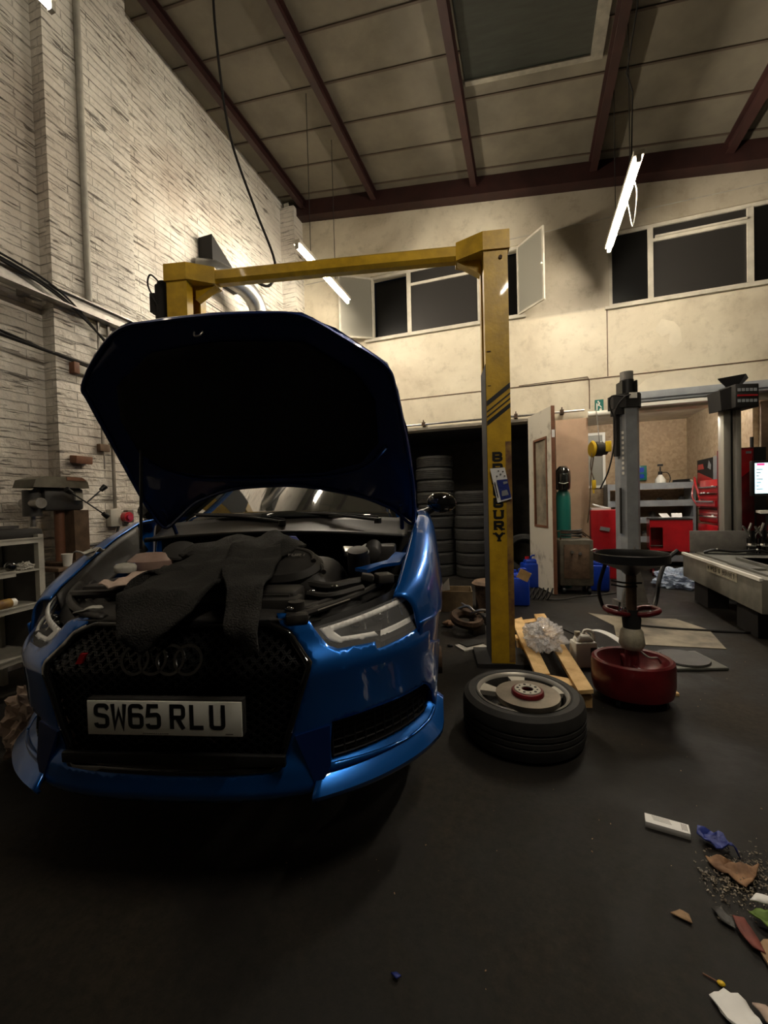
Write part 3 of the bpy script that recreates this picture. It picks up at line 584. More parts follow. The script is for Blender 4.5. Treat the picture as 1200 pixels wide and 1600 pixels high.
for z0, t_ in ((2.035, .040), (1.985, .014), (1.945, .014), (1.885, .036)):
    mb.prism([(-.088, z0-.01), (.089, z0+.125), (.089, z0+.125+t_), (-.088, z0-.01+t_)], -.0025, 0, lambda a, b_, d: (a, d, b_))
mb.build('stripes', 'ink', lift, smooth=False)
mb = MB()
for i, ch in enumerate('BRADBURY'):
    z = 1.602-i*.0885
    letters(mb, ch, .066, .074, .021, .1, lambda a, b_, d, z=z: (-.052+a, -d, z+b_), .002, serif=True)
mb.build('lettering', 'ink', lift, smooth=False)
mb = MB(); mb.lo(.045, .0895, -.0015, .0, .04, 1.75); mb.build('worn_edge', 'yellow_d', lift, smooth=False)
mb = MB(); mb.lo(.04, .08, -.002, .02, 1.80, 1.95)
mb = MB(); mb.lo(-.078, -.05, -.004, 0, 2.44, 2.448); mb.lo(-.078, -.055, -.004, 0, 2.18, 2.184); mb.build('weld_mark', 'rusty', lift, smooth=False)
mb = MB(); mb.cyl((-2.8, .12, 3.08), .075, .30, None, 20); mb.cyl((-2.8, .12, 3.24), .055, .05, None, 20); mb.lo(-2.9, -2.85, .06, .2, 3.0, 3.16); mb.cyl((-2.8, .12, 2.86), .05, .14, None, 16)
for k in range(5): mb.cyl((-2.8, .12, 2.80+.03*k), .062, .008, None, 16)
mb.build('motor', 'blackm', lift)
mb = MB(); mb.tube([(-2.78, .05, 3.22), (-2.84, .0, 3.28), (-2.88, .02, 3.2), (-2.82, .05, 3.05)], .007, 6); mb.build('motor_cable', 'black', lift)
# printed paper stuck on the post
t = thing('leaflet', 'crooked blue and white printed leaflet stuck on the yellow lift post', 'leaflet', (-.2, 3.325, 1.28), LR)
def lf(a, b_, d, y=-.006): return (-.022+a*1.06-.20*b_, y-d-.012*sin(b_*9), b_)
mb = MB(); mb.prism([(0, .0), (.105, .03), (.105, .27), (0, .265)], .0, .0015, lf); mb.build('sheet', 'paper', t, smooth=False)
mb = MB(); mb.prism([(.028, .02), (.104, .04), (.104, .18), (.028, .175)], .0016, .003, lf); mb.build('blue_print', 'gblue', t, smooth=False)
mb = MB(); mb.prism([(.04, .05), (.09, .06), (.085, .10), (.045, .09)], .003, .004, lf); mb.prism([(.07, .14), (.1, .15), (.1, .165), (.07, .16)], .003, .004, lf); mb.build('pale_print', 'ltgrey', t, smooth=False)
mb = MB()
for a, b_ in ((.03, .2), (.06, .215), (.085, .2), (.05, .24), (.08, .235)): mb.prism([(a, b_), (a+.01, b_), (a+.01, b_+.008), (a, b_+.008)], .0016, .0025, lf)
mb.prism([(.008, .04), (.014, .04), (.014, .16), (.008, .16)], .0016, .0025, lf); mb.build('small_print', 'ink', t, smooth=False)

# ------------------------------------------------------------------ grey column lift beside the drainer
t = thing('grey_lift_column', 'tall grey steel lift column with a motor on top, beside the oil drainer', 'lift column', (1.06, 5.2, 0), radians(14))
mb = MB(); mb.prism([(-.10, .0), (-.055, -.05), (.06, -.05), (.105, .0), (.105, .12), (-.10, .12)], 0, 2.30, lambda a, b_, d: (a, b_, d)); mb.build('column', 'ltgrey', t, smooth=False)
mb = MB(); mb.prism([(-.16, .0), (-.06, -.075), (.075, -.075), (.13, .0), (.13, .14), (-.16, .14)], 2.27, 2.42, lambda a, b_, d: (a, b_, d)); mb.lo(-.15, -.05, -.04, .1, 2.2, 2.28); mb.build('head_bracket', 'blackm', t, smooth=False)
mb = MB(); mb.cyl((0, .04, 2.5), .07, .16, None, 20); mb.lo(-.085, -.06, -.04, .1, 2.42, 2.56); mb.lo(.06, .075, -.04, .1, 2.42, 2.56); mb.build('motor_cage', 'black', t)
mb = MB(); mb.cyl((.0, .04, 2.62), .065, .10, None, 24); mb.build('motor', 'grey', t)
mb = MB(); mb.lo(-.03, .05, -.08, -.076, 2.36, 2.42); mb.build('label_plate', 'jug', t, smooth=False)
mb = MB(); mb.lo(-.145, -.105, -.02, .05, 1.75, 2.25); mb.lo(-.1, -.1-.01, -.03, .0, .9, 1.4); mb.build('side_bracket', 'blackm', t, smooth=False)
mb = MB(); mb.tube([(-.02, -.08, 2.4), (-.1, -.1, 2.36), (-.17, -.06, 2.22), (-.17, -.03, 1.9), (-.22, 0, 1.6), (-.27, .1, 1.4)], .008, 6); mb.tube([(-.05, -.08, 2.38), (-.19, -.04, 2.4), (-.2, 0, 2.3), (-.12, 0, 2.1)], .008, 6); mb.build('cable', 'blackm', t)
mb = MB()
for k in range(9): mb.box((-.082, -.031, 2.0-.055*k), (.022, .003, .03), (0, 0, -.84))
mb.build('vertical_lettering', 'jug', t, smooth=False)
mb = MB(); mb.prism([(.0, .62), (.13, .0), (-.14, .0), (-.12, .1)], -.09, -.06, lambda a, b_, d: (a, d, b_+.15)); mb.lo(-.14, .14, -.1, .14, 0, .15); mb.build('foot', 'grey', t, smooth=False)

# ------------------------------------------------------------------ wheel alignment column
t = thing('alignment_column', 'silver aluminium column with a black camera head and red-barred display', 'column', (2.42, 6.31, 0), radians(18))
mb = MB(); mb.lo(-.12, -.035, 0, .09, .02, 2.4, .006); mb.lo(.035, .10, 0, .09, .02, 2.4, .006); mb.lo(-.035, .035, .03, .08, .02, 2.4); mb.lo(-.2, .2, -.08, .22, 0, .02); mb.build('column', 'alu', t)
mb = MB(); mb.lo(-.006, .006, .015, .035, .02, 2.4); mb.build('slot', 'black', t, smooth=False)
mb = MB(); mb.lo(-.10, .18, -.16, .1, 2.34, 2.62, .01); mb.prism([(-.10, 2.34), (-.10, 2.6), (-.24, 2.56), (-.22, 2.32)], -.1, .1, lambda a, b_, d: (a, d, b_)); mb.build('camera_head', 'blackm', t)
mb = MB(); mb.lo(-.08, .16, -.166, -.16, 2.47, 2.49); mb.build('red_bar', 'red', t, smooth=False)
mb = MB()
for i in range(5): mb.lo(-.075+.048*i, -.04+.048*i, -.164, -.16, 2.53, 2.565); mb.lo(-.075+.048*i, -.04+.048*i, -.164, -.16, 2.40, 2.435)
mb.build('display_marks', 'ltgrey', t, smooth=False)
mb = MB(); mb.cyl((0, 0, 2.68), .09, .1, None, 4, .19); mb.build('top_tray', 'black', t, smooth=False)

# ------------------------------------------------------------------ ramp platform
t = thing('alignment_ramp', 'grey-green steel lift platform with name plate at the right edge', 'ramp', (1.83, 4.29, 0))
mb = MB(); mb.lo(0, 1.6, 0, 1.86, .29, .58, .006); mb.build('platform_beam', 'ramp', t)
mb = MB(); mb.lo(-.015, .012, .0, 1.86, .565, .592); mb.build('edge_strip', 'jug', t, smooth=False)
mb = MB(); mb.lo(.12, 1.55, .5, 1.84, .58, .60); mb.lo(.25, .28, .1, 1.1, .58, .63); mb.lo(.1, .13, .1, .9, .58, .60)
mb.build('tread_plate', 'slab', t, smooth=False)
mb = MB()
for k in range(4): mb.cyl((.34, .35+.28*k, .602), .022, .006)
mb.lo(.3, .9, .2, 1.3, .58, .60); mb.build('turn_plate', 'ramp', t)
mb = MB(); mb.lo(.06, .72, 1.80, 1.83, .6, .86, .004); mb.build('end_stop', 'grey', t)
mb = MB(); mb.lo(.1, .3, .3, .7, 0, .29); mb.build('leg', 'blackm', t, smooth=False); mb = MB(); mb.lo(.1, .3, 1.4, 1.8, 0, .29); mb.build('leg', 'blackm', t, smooth=False)
mb = MB(); mb.lo(-.004, 0, .43, 1.12, .475, .56); o = mb.build('name_plate', 'cream', t, smooth=False)
mb = MB(); letters(mb, 'WIPES & BONNET', .045, .032, .008, .045, lambda a, b_, d: (-.004-d, 1.09-a, .497+b_), .001); mb.build('lettering', 'ink', o, smooth=False)
t = thing('wiper_blade', 'black curved bar lying across the grey ramp in front of its end plate', 'bar', (1.95, 5.85, .605))
mb = MB(); mb.tube([(0, 0, .02), (.1, -.02, .05), (.3, 0, .03), (.5, 0, .05), (.62, .02, .02)], .014); mb.tube([(.0, .0, .008), (.3, -.04, .008), (.6, -.02, .008)], .01, 6); mb.build('bar', 'black', t)
mb = MB(); mb.sph((.12, -.02, .06), .01); mb.sph((.5, -.02, .06), .01); mb.build('end_cap', 'jug', t)
for i, (x, y) in enumerate(((2.47, 6.0), (2.58, 5.99))):
    t = thing('wheel_clamp', ('metal jawed clamp on a black body on the ramp, nearer the silver column', 'metal clamp with shiny jaws at the right frame edge on the ramp')[i], 'clamp', (x, y, .6), 0, 'clamps on the ramp')
    mb = MB(); mb.cyl((0, 0, .09), .05, .18, None, 16); mb.cyl((0, 0, .22), .03, .1, None, 16); mb.build('body', 'blackg', t)
    mb = MB(); mb.lathe([(.056, .09), (.062, .10), (.056, .12)], (0, 0, 0)); mb.box((.05, 0, .26), (.02, .03, .14), (0, .5, 0), .004); mb.box((-.05, 0, .26), (.02, .03, .14), (0, -.5, 0), .004); mb.build('jaw', 'chrome', t)
    mb = MB(); mb.cyl((-.02, 0, .3), .012, .12, (0, .3, 0)); mb.build('screw', 'steel', t)

# ------------------------------------------------------------------ machine, monitor, red cabinets and shelves
t = thing('tyre_machine', 'black workshop machine with a white top tray at the right edge', 'machine', (2.98, 6.38, 0))
mb = MB(); mb.lo(-.25, .5, -.17, .15, 0, 1.05, .02); mb.build('body', 'blackg', t)
mb = MB(); mb.prism([(-.36, -.22), (.5, -.22), (.5, .15), (-.25, .15)], 1.06, 1.09, lambda a, b_, d: (a, b_, d)); mb.build('top_tray', 'jug', t, smooth=False)
mb = MB(); mb.sph((-.15, -.175, .9), .012); mb.sph((.0, -.175, .88), .012); mb.sph((.1, -.175, .87), .012); mb.build('button', 'ltgrey', t)
mb = MB(); mb.lo(.2, .26, .08, .14, 1.09, 1.4); mb.build('monitor_arm', 'black', t, smooth=False)
t = thing('monitor', 'lit computer monitor cut by the right frame edge', 'monitor', (2.62, 6.28, 1.30), radians(8))
mb = MB(); mb.lo(-.03, .7, 0, .05, -.03, .40, .006); mb.build('case', 'black', t)
mb = MB(); mb.lo(0, .67, -.004, 0, 0, .37); mb.build('screen', 'screen', t, smooth=False)
mb = MB(); mb.prism([(.14, .12), (.67, .02), (.67, .33), (.22, .33)], -.006, -.004, lambda a, b_, d: (a, d, b_)); mb.lo(.02, .1, -.006, -.004, .34, .365); mb.build('red_panel', 'screenr', t, smooth=False)
mb = MB()
for k in range(7): mb.lo(.015, .08-(k % 3)*.02, -.006, -.004, .29-.04*k, .297-.04*k)
mb.build('screen_text', 'ltgrey', t, smooth=False)
t = thing('tall_red_cabinet', 'tall red metal cabinet with a slanted upper panel painted brighter red to look lit, right of the silver column', 'cabinet', (2.62, 6.62, 0), radians(14))
mb = MB(); mb.lo(-.10, .16, 0, .3, 0, 1.9, .01); mb.build('body', 'redd', t)
mb = MB(); mb.prism([(-.09, 1.56), (-.0, 1.52), (.10, 1.60), (.14, 1.88), (-.09, 1.86)], -.012, 0, lambda a, b_, d: (a, d, b_)); mb.build('lit_upper_door', 'red', t, smooth=False)  # brighter red puts the light on the upper front into the colour
mb = MB(); mb.lo(.16, .30, .0, .3, 0, 1.9); mb.cyl((.24, .15, 1.95), .02, .2); mb.build('side_panel', 'blackm', t)
mb = MB(); mb.lo(.05, .11, -.018, -.012, 1.82, 1.85); mb.build('badge', 'ltgrey', t, smooth=False)
t = thing('tool_chest', 'red roller tool chest with chrome drawer handles against the board wall', 'tool chest', (2.9, 7.0, 0))
mb = MB(); mb.lo(-.38, 0, .0, .78, .1, .86, .008); mb.lo(-.36, 0, .02, .76, .88, 1.52, .008); mb.build('body', 'red', t)
for k, (z, dx) in enumerate(((.2, 0), (.33, .12), (.46, 0), (.58, .1), (.70, 0), (.95, 0), (1.06, 0), (1.17, .04), (1.28, 0), (1.38, 0))):
    x = -.39 if z < .9 else -.37
    mb = MB(); mb.lo(x-dx-.008, x-dx+.3, .04, .74, z-.04, z+.045); o = mb.build('drawer', 'red', t, smooth=False)
    mb = MB(); mb.lo(x-dx-.024, x-dx-.008, .06, .72, z+.024, z+.042); mb.build('handle', 'chrome', o, smooth=False)
mb = MB()
for y_, z in ((.2, 1.0), (.35, 1.32), (.5, 1.33), (.6, 1.33), (.2, 1.42)): mb.lo(-.385, -.379, y_, y_+.06, z-.012, z+.012)
mb.build('sticker', 'paper', t, smooth=False)
mb = MB(); 
for x_, y_ in ((-.32, .08), (-.32, .7), (-.06, .08), (-.06, .7)): mb.cyl((x_, y_, .05), .05, .03, (pi/2, 0, 0))
mb.build('castor', 'black', t)
t = thing('red_poster', 'black and red machinery poster on the board wall above the tool chest', 'poster', (2.905, 8.3, 1.5))
mb = MB(); mb.lo(-.006, 0, 0, .66, 0, .42); mb.build('sheet', 'blackm', t, smooth=False)
mb = MB(); mb.prism([(.02, .0), (.66, .0), (.66, .06), (.06, .2), (.02, .2)], -.008, -.006, lambda a, b_, d: (d, .66-a, b_)); mb.prism([(.36, .25), (.64, .25), (.62, .34), (.4, .34)], -.008, -.006, lambda a, b_, d: (d, a, b_)); mb.build('red_print', 'red', t, smooth=False)
mb = MB(); mb.prism([(.08, .22), (.2, .26), (.15, .38), (.06, .3)], -.008, -.006, lambda a, b_, d: (d, a, b_)); mb.build('pale_print', 'ltgrey', t, smooth=False)
t = thing('wall_chart', 'pale blue-grey wall chart right of the red poster', 'poster', (2.905, 7.8, 1.48))
mb = MB(); mb.lo(-.006, 0, 0, .48, 0, .45); mb.build('sheet', 'ltgrey', t, smooth=False)
mb = MB(); mb.prism([(.1, .03), (.2, .02), (.22, .12), (.12, .14)], -.02, -.006, lambda a, b_, d: (d, a, b_)); mb.build('blue_mark', 'bluecan', t, smooth=False)
mb = MB(); mb.tube([(2.85, 8.95, 1.62), (2.8, 8.75, 1.5), (2.82, 8.6, 1.2), (2.8, 8.5, .9)], .018, 6); mb.tube([(2.85, 8.9, 1.6), (2.78, 8.85, 1.3), (2.82, 8.7, 1.1)], .014, 6); tag(mb.build('air_hose', 'red'), 'red air hose hanging beside the red tool chest', 'hose')
t = thing('parts_shelf', 'grey steel shelf unit with lipped shelves in the back workshop', 'shelf', (2.4, 9.2, 0))
for x in (-.95, .43): mb = MB(); mb.lo(x, x+.04, -.25, .22, 0, 1.55); mb.build('upright', 'ltgrey', t, smooth=False)
for z in (.12, .47, .83, 1.14, 1.46): mb = MB(); mb.lo(-.91, .43, -.24, .22, z, z+.02); mb.lo(-.91, .43, -.25, -.24, z-.03, z+.085); mb.build('shelf', 'ltgrey', t, smooth=False)
random.seed(3)
for k in range(9):
    x = 1.75+.12*k; z = (.49, .85, 1.16)[k % 3]; s_ = random.uniform(.04, .07)
    mb = MB(); mb.cyl((0, 0, s_*1.2), s_, s_*2.4, None, 12); mb.cyl((0, 0, s_*2.6), s_*.5, s_*.4, None, 12)
    o = mb.build('parts_tub', ('grey', 'dgrey', 'blackm')[k % 3]); o.location = (x, 9.15, z); tag(o, 'small dark tub standing in the shade of the grey steel shelf', 'tub', 'tubs on the steel shelf')
t = thing('pump_sprayer', 'clear pump sprayer bottle with black handle on top of the grey shelf', 'sprayer', (2.36, 9.1, 1.48))
mb = MB(); mb.lathe([(0, 0), (.08, 0), (.09, .05), (.085, .13), (.04, .2), (.03, .22), (0, .22)]); mb.build('bottle', 'jug', t)
mb = MB(); mb.cyl((0, 0, .25), .035, .06); mb.cyl((0, 0, .32), .012, .1); mb.box((0, 0, .40), (.09, .03, .04), None, .006); mb.tube([(.03, 0, .26), (.12, 0, .25), (.16, 0, .15), (.14, 0, .05)], .008, 6); mb.build('pump', 'black', t)
t = thing('cable_heap', 'tangle of black cable lying on top of the grey shelf', 'cable', (2.7, 9.15, 1.48))
mb = MB(); mb.tube([(.13*cos(k*.9)*(1+.1*sin(k)), .08*sin(k*.9), .03+.004*k) for k in range(22)], .014, 6); mb.build('coil', 'blackm', t)
mb = MB(); mb.tube([(.1, 0, .06), (.16, -.02, .1), (.2, 0, .02), (.22, -.05, -.0)], .012, 6); mb.build('white_end', 'jug', t)
t = thing('first_aid_box', 'green first aid box fixed on the board wall above the shelf', 'box', (2.1, 9.5, 1.62))
mb = MB(); mb.lo(-.11, .12, -.07, 0, 0, .29, .01); mb.build('case', 'green', t); mb = MB(); mb.lo(-.03, .07, -.078, -.07, .16, .25); mb.lo(-.03, .07, -.078, -.07, .04, .12); mb.build('label', 'bluecan', t, smooth=False)
t = thing('service_trolley', 'small red tool trolley with an open shelf and papers on top', 'trolley', (2.08, 7.93, 0), radians(-8))
mb = MB(); mb.lo(-.2, -.19, -.2, .25, .42, .93); mb.lo(.36, .37, -.2, .25, .42, .93); mb.lo(-.2, .37, .24, .25, .42, .93); mb.lo(-.2, .37, -.2, .25, .42, .45); mb.lo(-.2, .37, -.2, .25, .9, .915); mb.lo(-.02, .37, -.21, -.2, .42, .93); mb.lo(-.2, -.02, -.21, -.2, .8, .93); mb.build('body', 'red', t, smooth=False)
mb = MB(); mb.lo(-.2, .37, -.215, .25, .915, .935); mb.build('black_top', 'black', t, smooth=False)
for x_, y_ in ((-.15, -.15), (.32, -.15), (-.15, .2), (.32, .2)): mb = MB(); mb.cyl((x_, y_, .05), .05, .03, (0, pi/2, 0)); mb.lo(x_-.01, x_+.01, y_-.01, y_+.01, .08, .42); mb.build('castor_leg', 'redd', t)
mb = MB(); mb.lo(-.2, -.03, -.225, -.215, .5, .515); mb.build('rail', 'chrome', t, smooth=False)
for i, (x, y, a) in enumerate(((2.09, 7.86, .4), (2.27, 7.9, -.2))):
    mb = MB(); mb.box((0, 0, .045), (.14, .10, .006), (.7, 0, a)); mb.box((0, .03, .01), (.12, .08, .01), (0, 0, a)); o = mb.build('paper_stack', 'paper', smooth=False); o.location = (x, y, .937)
    tag(o, ('larger tilted white paper pad on the red trolley', 'smaller white paper block on the right of the red trolley top')[i], 'paper')
t = thing('red_drum_cabinet', 'red metal cabinet with cluttered top left of the grey lift column', 'cabinet', (1.15, 7.6, 0))
mb = MB(); mb.lo(-.2, .28, -.2, .3, 0, 1.1, .015); mb.build('body', 'red', t); mb = MB(); mb.box((0, -.21, .8), (.14, .02, .06), (0, .2, 0)); mb.build('label', 'ltgrey', t, smooth=False)
mb = MB(); mb.lo(-.18, .1, -.15, .2, 1.1, 1.13); mb.box((0, 0, 1.15), (.2, .14, .02), (.1, .2, .5)); mb.box((-.08, -.05, 1.17), (.14, .1, .015), (.2, .3, .1)); tag(mb.build('paper_pile', 'paper', smooth=False), 'messy pile of white papers on the red cabinet', 'papers').location = (1.15, 7.6, 0)
t = thing('cable_reel', 'yellow and black cable reel hanging in front of the workshop window', 'cable reel', (.93, 6.3, 1.96))
mb = MB(); mb.cyl((-.02, 0, 0), .10, .09, (0, pi/2, .3), 20); mb.cyl((.05, 0, 0), .085, .06, (0, pi/2, .3), 20); mb.build('drum', 'dgrey', t)
mb = MB(); mb.lathe([(.095, -.02), (.115, 0), (.095, .02)], (-.09, -.02, 0), (0, pi/2, .3)); mb.lo(.06, .13, -.1, -.02, -.05, .09, .01); mb.build('yellow_case', 'yel', t)
mb = MB(); mb.tube([(-.08, -.05, -.1), (-.12, -.05, -.4), (-.13, -.03, -.7), (-.16, 0, -1.0)], .008, 6); mb.tube([(-.1, -.05, -.05), (-.12, -.06, -.25), (-.08, -.06, -.42)], .007, 6); mb.build('hanging_lead', 'oldwood', t)
mb = MB(); mb.lo(-.11, -.06, -.09, -.04, -.54, -.42, .008); mb.lo(-.10, -.08, -.08, -.06, -.6, -.54); mb.build('socket', 'yel', t)
mb = MB(); mb.tube([(0, 0, .1), (0, .2, .5), (.02, .4, .6)], .006, 6); mb.build('hanger', 'steel', t)

# ------------------------------------------------------------------ door leaf, gas bottle, welder
dl = hypot(.33-.04, 6.0-6.72); da = atan2(6.72-6.0, .04-.33)
t = thing('workshop_door', 'scuffed white door leaf with brown edge and framed window, standing half open', 'door', (.33, 6.0, .02), da)
mb = MB()
for a, b_, c, d in ((0, .16, 0, 2.52), (.56, dl, 0, 2.52), (.16, .56, 0, .90), (.16, .56, 2.12, 2.52)): mb.lo(a, b_, -.02, .02, c, d)
mb.build('leaf', 'doorw', t, smooth=False)
mb = MB(); mb.lo(-.012, 0, -.024, .024, 0, 2.52); mb.build('edge', 'brown', t, smooth=False)
mb = MB(); mb.lo(.14, .17, -.03, .03, .88, 2.14); mb.lo(.55, .58, -.03, .03, .88, 2.14); mb.lo(.17, .55, -.03, .03, .88, .91); mb.lo(.17, .55, -.03, .03, 2.11, 2.14); mb.build('window_frame', 'brown', t, smooth=False)
mb = MB(); mb.lo(.17, .55, -.004, .004, .91, 2.11); mb.build('window_board', 'stainw', t, smooth=False)
mb = MB(); mb.lo(-.014, -.01, -.02, .02, 2.1, 2.2); mb.build('label', 'paper', t, smooth=False)
t = thing('gas_cylinder', 'green gas cylinder standing behind the welder, under the welding helmet', 'gas cylinder', (.49, 6.62, 0))
mb = MB(); mb.lathe([(0, 0), (.095, 0), (.1, .02), (.1, 1.3), (.09, 1.38), (.05, 1.44), (0, 1.45)]); mb.build('cylinder', 'green', t)
mb = MB(); mb.cyl((0, 0, 1.47), .03, .06); mb.build('valve', 'steel', t)
t = thing('welding_helmet', 'black welding helmet perched on the green gas cylinder', 'helmet', (.49, 6.60, 1.44))
mb = MB()
def hel(a, b_):
    th = -pi*.5+(a-.5)*2*pi*.72; z = b_*.33; r = .105*(1-.25*abs(b_-.45)**1.5)*(1 if b_ < .8 else 1-(b_-.8)*2.2)
    return Vector((r*cos(th), r*sin(th)*1.15, z-.02*cos(th+pi/2)*(1-b_)))
mb.grid(hel, 20, 12); mb.build('shell', 'blackg', t, solid=.004)
mb = MB(); mb.lo(-.055, .055, -.128, -.10, .10, .22, .006); mb.build('visor', 'glass', t)
mb = MB(); mb.tube([(-.06, -.115, .09), (0, -.135, .075), (.06, -.115, .09)], .006, 6); mb.build('white_trim', 'jug', t)
t = thing('welder', 'dirty khaki box welder on castors with leads heaped on top', 'welder', (.58, 6.25, 0), radians(6))
mb = MB(); mb.lo(-.2, .22, -.15, .22, .12, .74, .015); mb.build('body', 'khaki', t)
mb = MB(); mb.lo(-.15, .17, -.16, -.148, .22, .68, .01); mb.build('front_panel', 'oldwood', t)
mb = MB(); mb.cyl((-.05, -.17, .58), .02, .03, (pi/2, 0, 0)); mb.cyl((.05, -.17, .56), .02, .03, (pi/2, 0, 0)); mb.tube([(.19, -.17, .6), (.24, -.2, .62), (.26, -.17, .55)], .012, 6); mb.build('knob', 'steel', t)
mb = MB(); mb.tube([(-.18, -.1, .74), (-.18, -.1, .84), (.1, -.1, .84), (.2, -.1, .76)], .01, 6, False); mb.tube([(-.18, .16, .74), (-.18, .16, .84), (.1, .16, .84), (.2, .16, .76)], .01, 6, False); mb.build('top_rail', 'rusty', t)
mb = MB(); mb.tube([(.13*cos(k*1.1), .1+.1*sin(k*1.1), .76+.006*k) for k in range(18)], .012, 6); mb.build('lead', 'dgrey', t)
mb = MB()
for x_ in (-.15, .17):
    for y_ in (-.1, .17): mb.cyl((x_, y_, .05), .05, .035, (0, pi/2, 0)); mb.lo(x_-.015, x_+.015, y_-.02, y_+.02, .07, .13)
mb.build('castor', 'black', t)

# ------------------------------------------------------------------ tyres in the dark store
def tyre_mesh(R=.325, w_=.205, name='tyre'):
    mb = MB(); h = w_/2; prof = [(R*.66, -h*.8), (R*.72, -h), (R*.9, -h*1.0), (R*.975, -h*.86), (R, -h*.62)]
    for g in (-.45, -.15, .15, .45): prof += [(R, h*(g-.05)), (R-.009, h*(g-.04)), (R-.009, h*(g+.04)), (R, h*(g+.05))]
    prof += [(R, h*.62), (R*.975, h*.86), (R*.9, h), (R*.72, h), (R*.66, h*.8), (R*.64, 0)]
    mb.lathe(prof, (0, 0, 0), None, 40, closed=True); return mb.build(name, 'rubber', ang=30)
proto = None
def tyre(x, y, z, label, group):
    global proto
    if proto is None: o = proto = tyre_mesh()
    else: o = proto.copy(); COL.objects.link(o)
    o.location = (x, y, z); tag(o, label, 'tyre', group); return o
random.seed(5)
ords = ['bottom', 'second from the bottom', 'third from the bottom', 'fourth from the bottom', 'fifth from the bottom', 'sixth from the bottom', 'seventh from the bottom', 'eighth from the bottom', 'ninth from the bottom', 'topmost']
for k in range(10): tyre(-1.56+random.uniform(-.02, .02), 7.35+random.uniform(-.02, .02), .105+.2105*k, 'used black tyre, %s of the tall left stack' % ords[k], 'tyres in the tall stack')
for k in range(7): tyre(-.895+random.uniform(-.015, .015), 7.35+random.uniform(-.015, .015), .105+.2105*k, 'used black tyre, %s of the shorter stack behind the yellow post' % (ords[k] if k < 6 else 'topmost'), 'tyres in the shorter stack')
o = tyre(-.08, 7.05, .4, 'big dark rounded tyre leaning behind the blue jerrycans', None); o.rotation_euler = (radians(72), 0, radians(15)); o.location.z = .42
if 'group' in o: del o['group']
t = thing('brown_carton', 'collapsed brown carton of scrap left of the yellow post base', 'carton', (-.86, 5.0, 0), radians(10))
mb = MB(); mb.lo(-.2, .2, -.12, .2, 0, .01); mb.lo(-.2, .2, -.13, -.12, 0, .24); mb.lo(-.2, .2, .19, .2, 0, .24); mb.lo(-.21, -.2, -.13, .2, 0, .24); mb.lo(.2, .21, -.13, .2, 0, .24); mb.build('box', 'cardb', t, smooth=False)
mb = MB(); mb.prism([(-.2, .24), (-.05, .26), (-.06, .40)], -.14, -.135, lambda a, b_, d: (a, d, b_)); mb.build('torn_flap', 'paper', t, smooth=False)
t = thing('rusty_bin', 'brown rusty drum of scrap beside the yellow post', 'bin', (-.45, 5.0, 0))
mb = MB(); mb.lathe([(.0, 0), (.15, 0), (.16, .3), (.15, .3), (.14, .02), (0, .02)]); mb.build('drum', 'rusty', t)
mb = MB(); mb.lathe([(.17, .30), (.2, .33), (.17, .36)]); mb.build('rim_ring', 'oldwood', t)
t = thing('hub_carrier', 'rusty wheel hub carrier with silver arms lying left of the post', 'car part', (-.62, 4.15, 0), .4)
mb = MB(); mb.lathe([(.09, .10), (.15, .11), (.17, .15), (.15, .18), (.1, .17), (.08, .14)], (0, 0, 0), (.25, .1, 0), closed=True); mb.cyl((.12, .03, .06), .06, .12); mb.build('disc_shield', 'rusty', t)
mb = MB(); mb.tube([(-.05, .1, .2), (.05, .05, .24), (.1, 0, .2), (.2, .02, .18)], .014, 6); mb.tube([(0, .1, .26), (.08, .02, .22)], .01, 6); mb.tube([(.06, .05, .15), (.15, -.05, .22), (.24, -.02, .2)], .016, 6); mb.build('link_arm', 'steel', t)
mb = MB(); mb.box((.2, -.02, .12), (.1, .08, .1), (.3, .2, .4), .01); mb.box((.1, -.08, .05), (.14, .1, .1), (0, 0, .3), .01); mb.build('caliper', 'dgrey', t)
mb = MB(); mb.cyl((0, 0, .06), .03, .12, None, 14, .008); tag(mb.build('grease_nozzle', 'chrome'), 'small shiny metal cone standing by the brown carton', 'nozzle').location = (-.80, 4.45, 0)
mb = MB(); mb.sph((0, 0, .03), .06, (1, 1, .5), None, 10); 
for v in mb.bm.verts: v.co += Vector((noise.noise(v.co*40)*.03, noise.noise(v.co*33+Vector((5, 0, 0)))*.03, abs(noise.noise(v.co*50))*.02))
tag(mb.build('brown_rag', 'leaf'), 'orange-brown crumpled rag on the floor beside the car', 'rag').location = (-.80, 4.28, 0)
mb = MB(); mb.sph((0, 0, .02), .035, (1.3, .8, .5), None, 10)
for v in mb.bm.verts: v.co += Vector((noise.noise(v.co*60)*.02, noise.noise(v.co*53+Vector((5, 0, 0)))*.02, 0))
tag(mb.build('blue_glove', 'gblue'), 'tiny crumpled blue glove by the brown rag', 'glove').location = (-.68, 4.33, 0)
t = thing('manual', 'dark covered booklet on white sheets on the floor left of the post', 'booklet', (-.50, 3.72, 0), .5)
mb = MB(); mb.box((0, 0, .006), (.24, .16, .012), (0, 0, .2)); mb.build('pages', 'cloth', t, smooth=False); mb = MB(); mb.box((.02, .05, .018), (.19, .12, .01), (0, 0, .3)); mb.build('cover', 'blackm', t, smooth=False)
mb = MB(); mb.sph((0, 0, .012), .022, (1.2, .8, .6)); tag(mb.build('bung', 'blackm'), 'small black rubber bung beside the booklet', 'bung').location = (-.68, 3.68, 0)

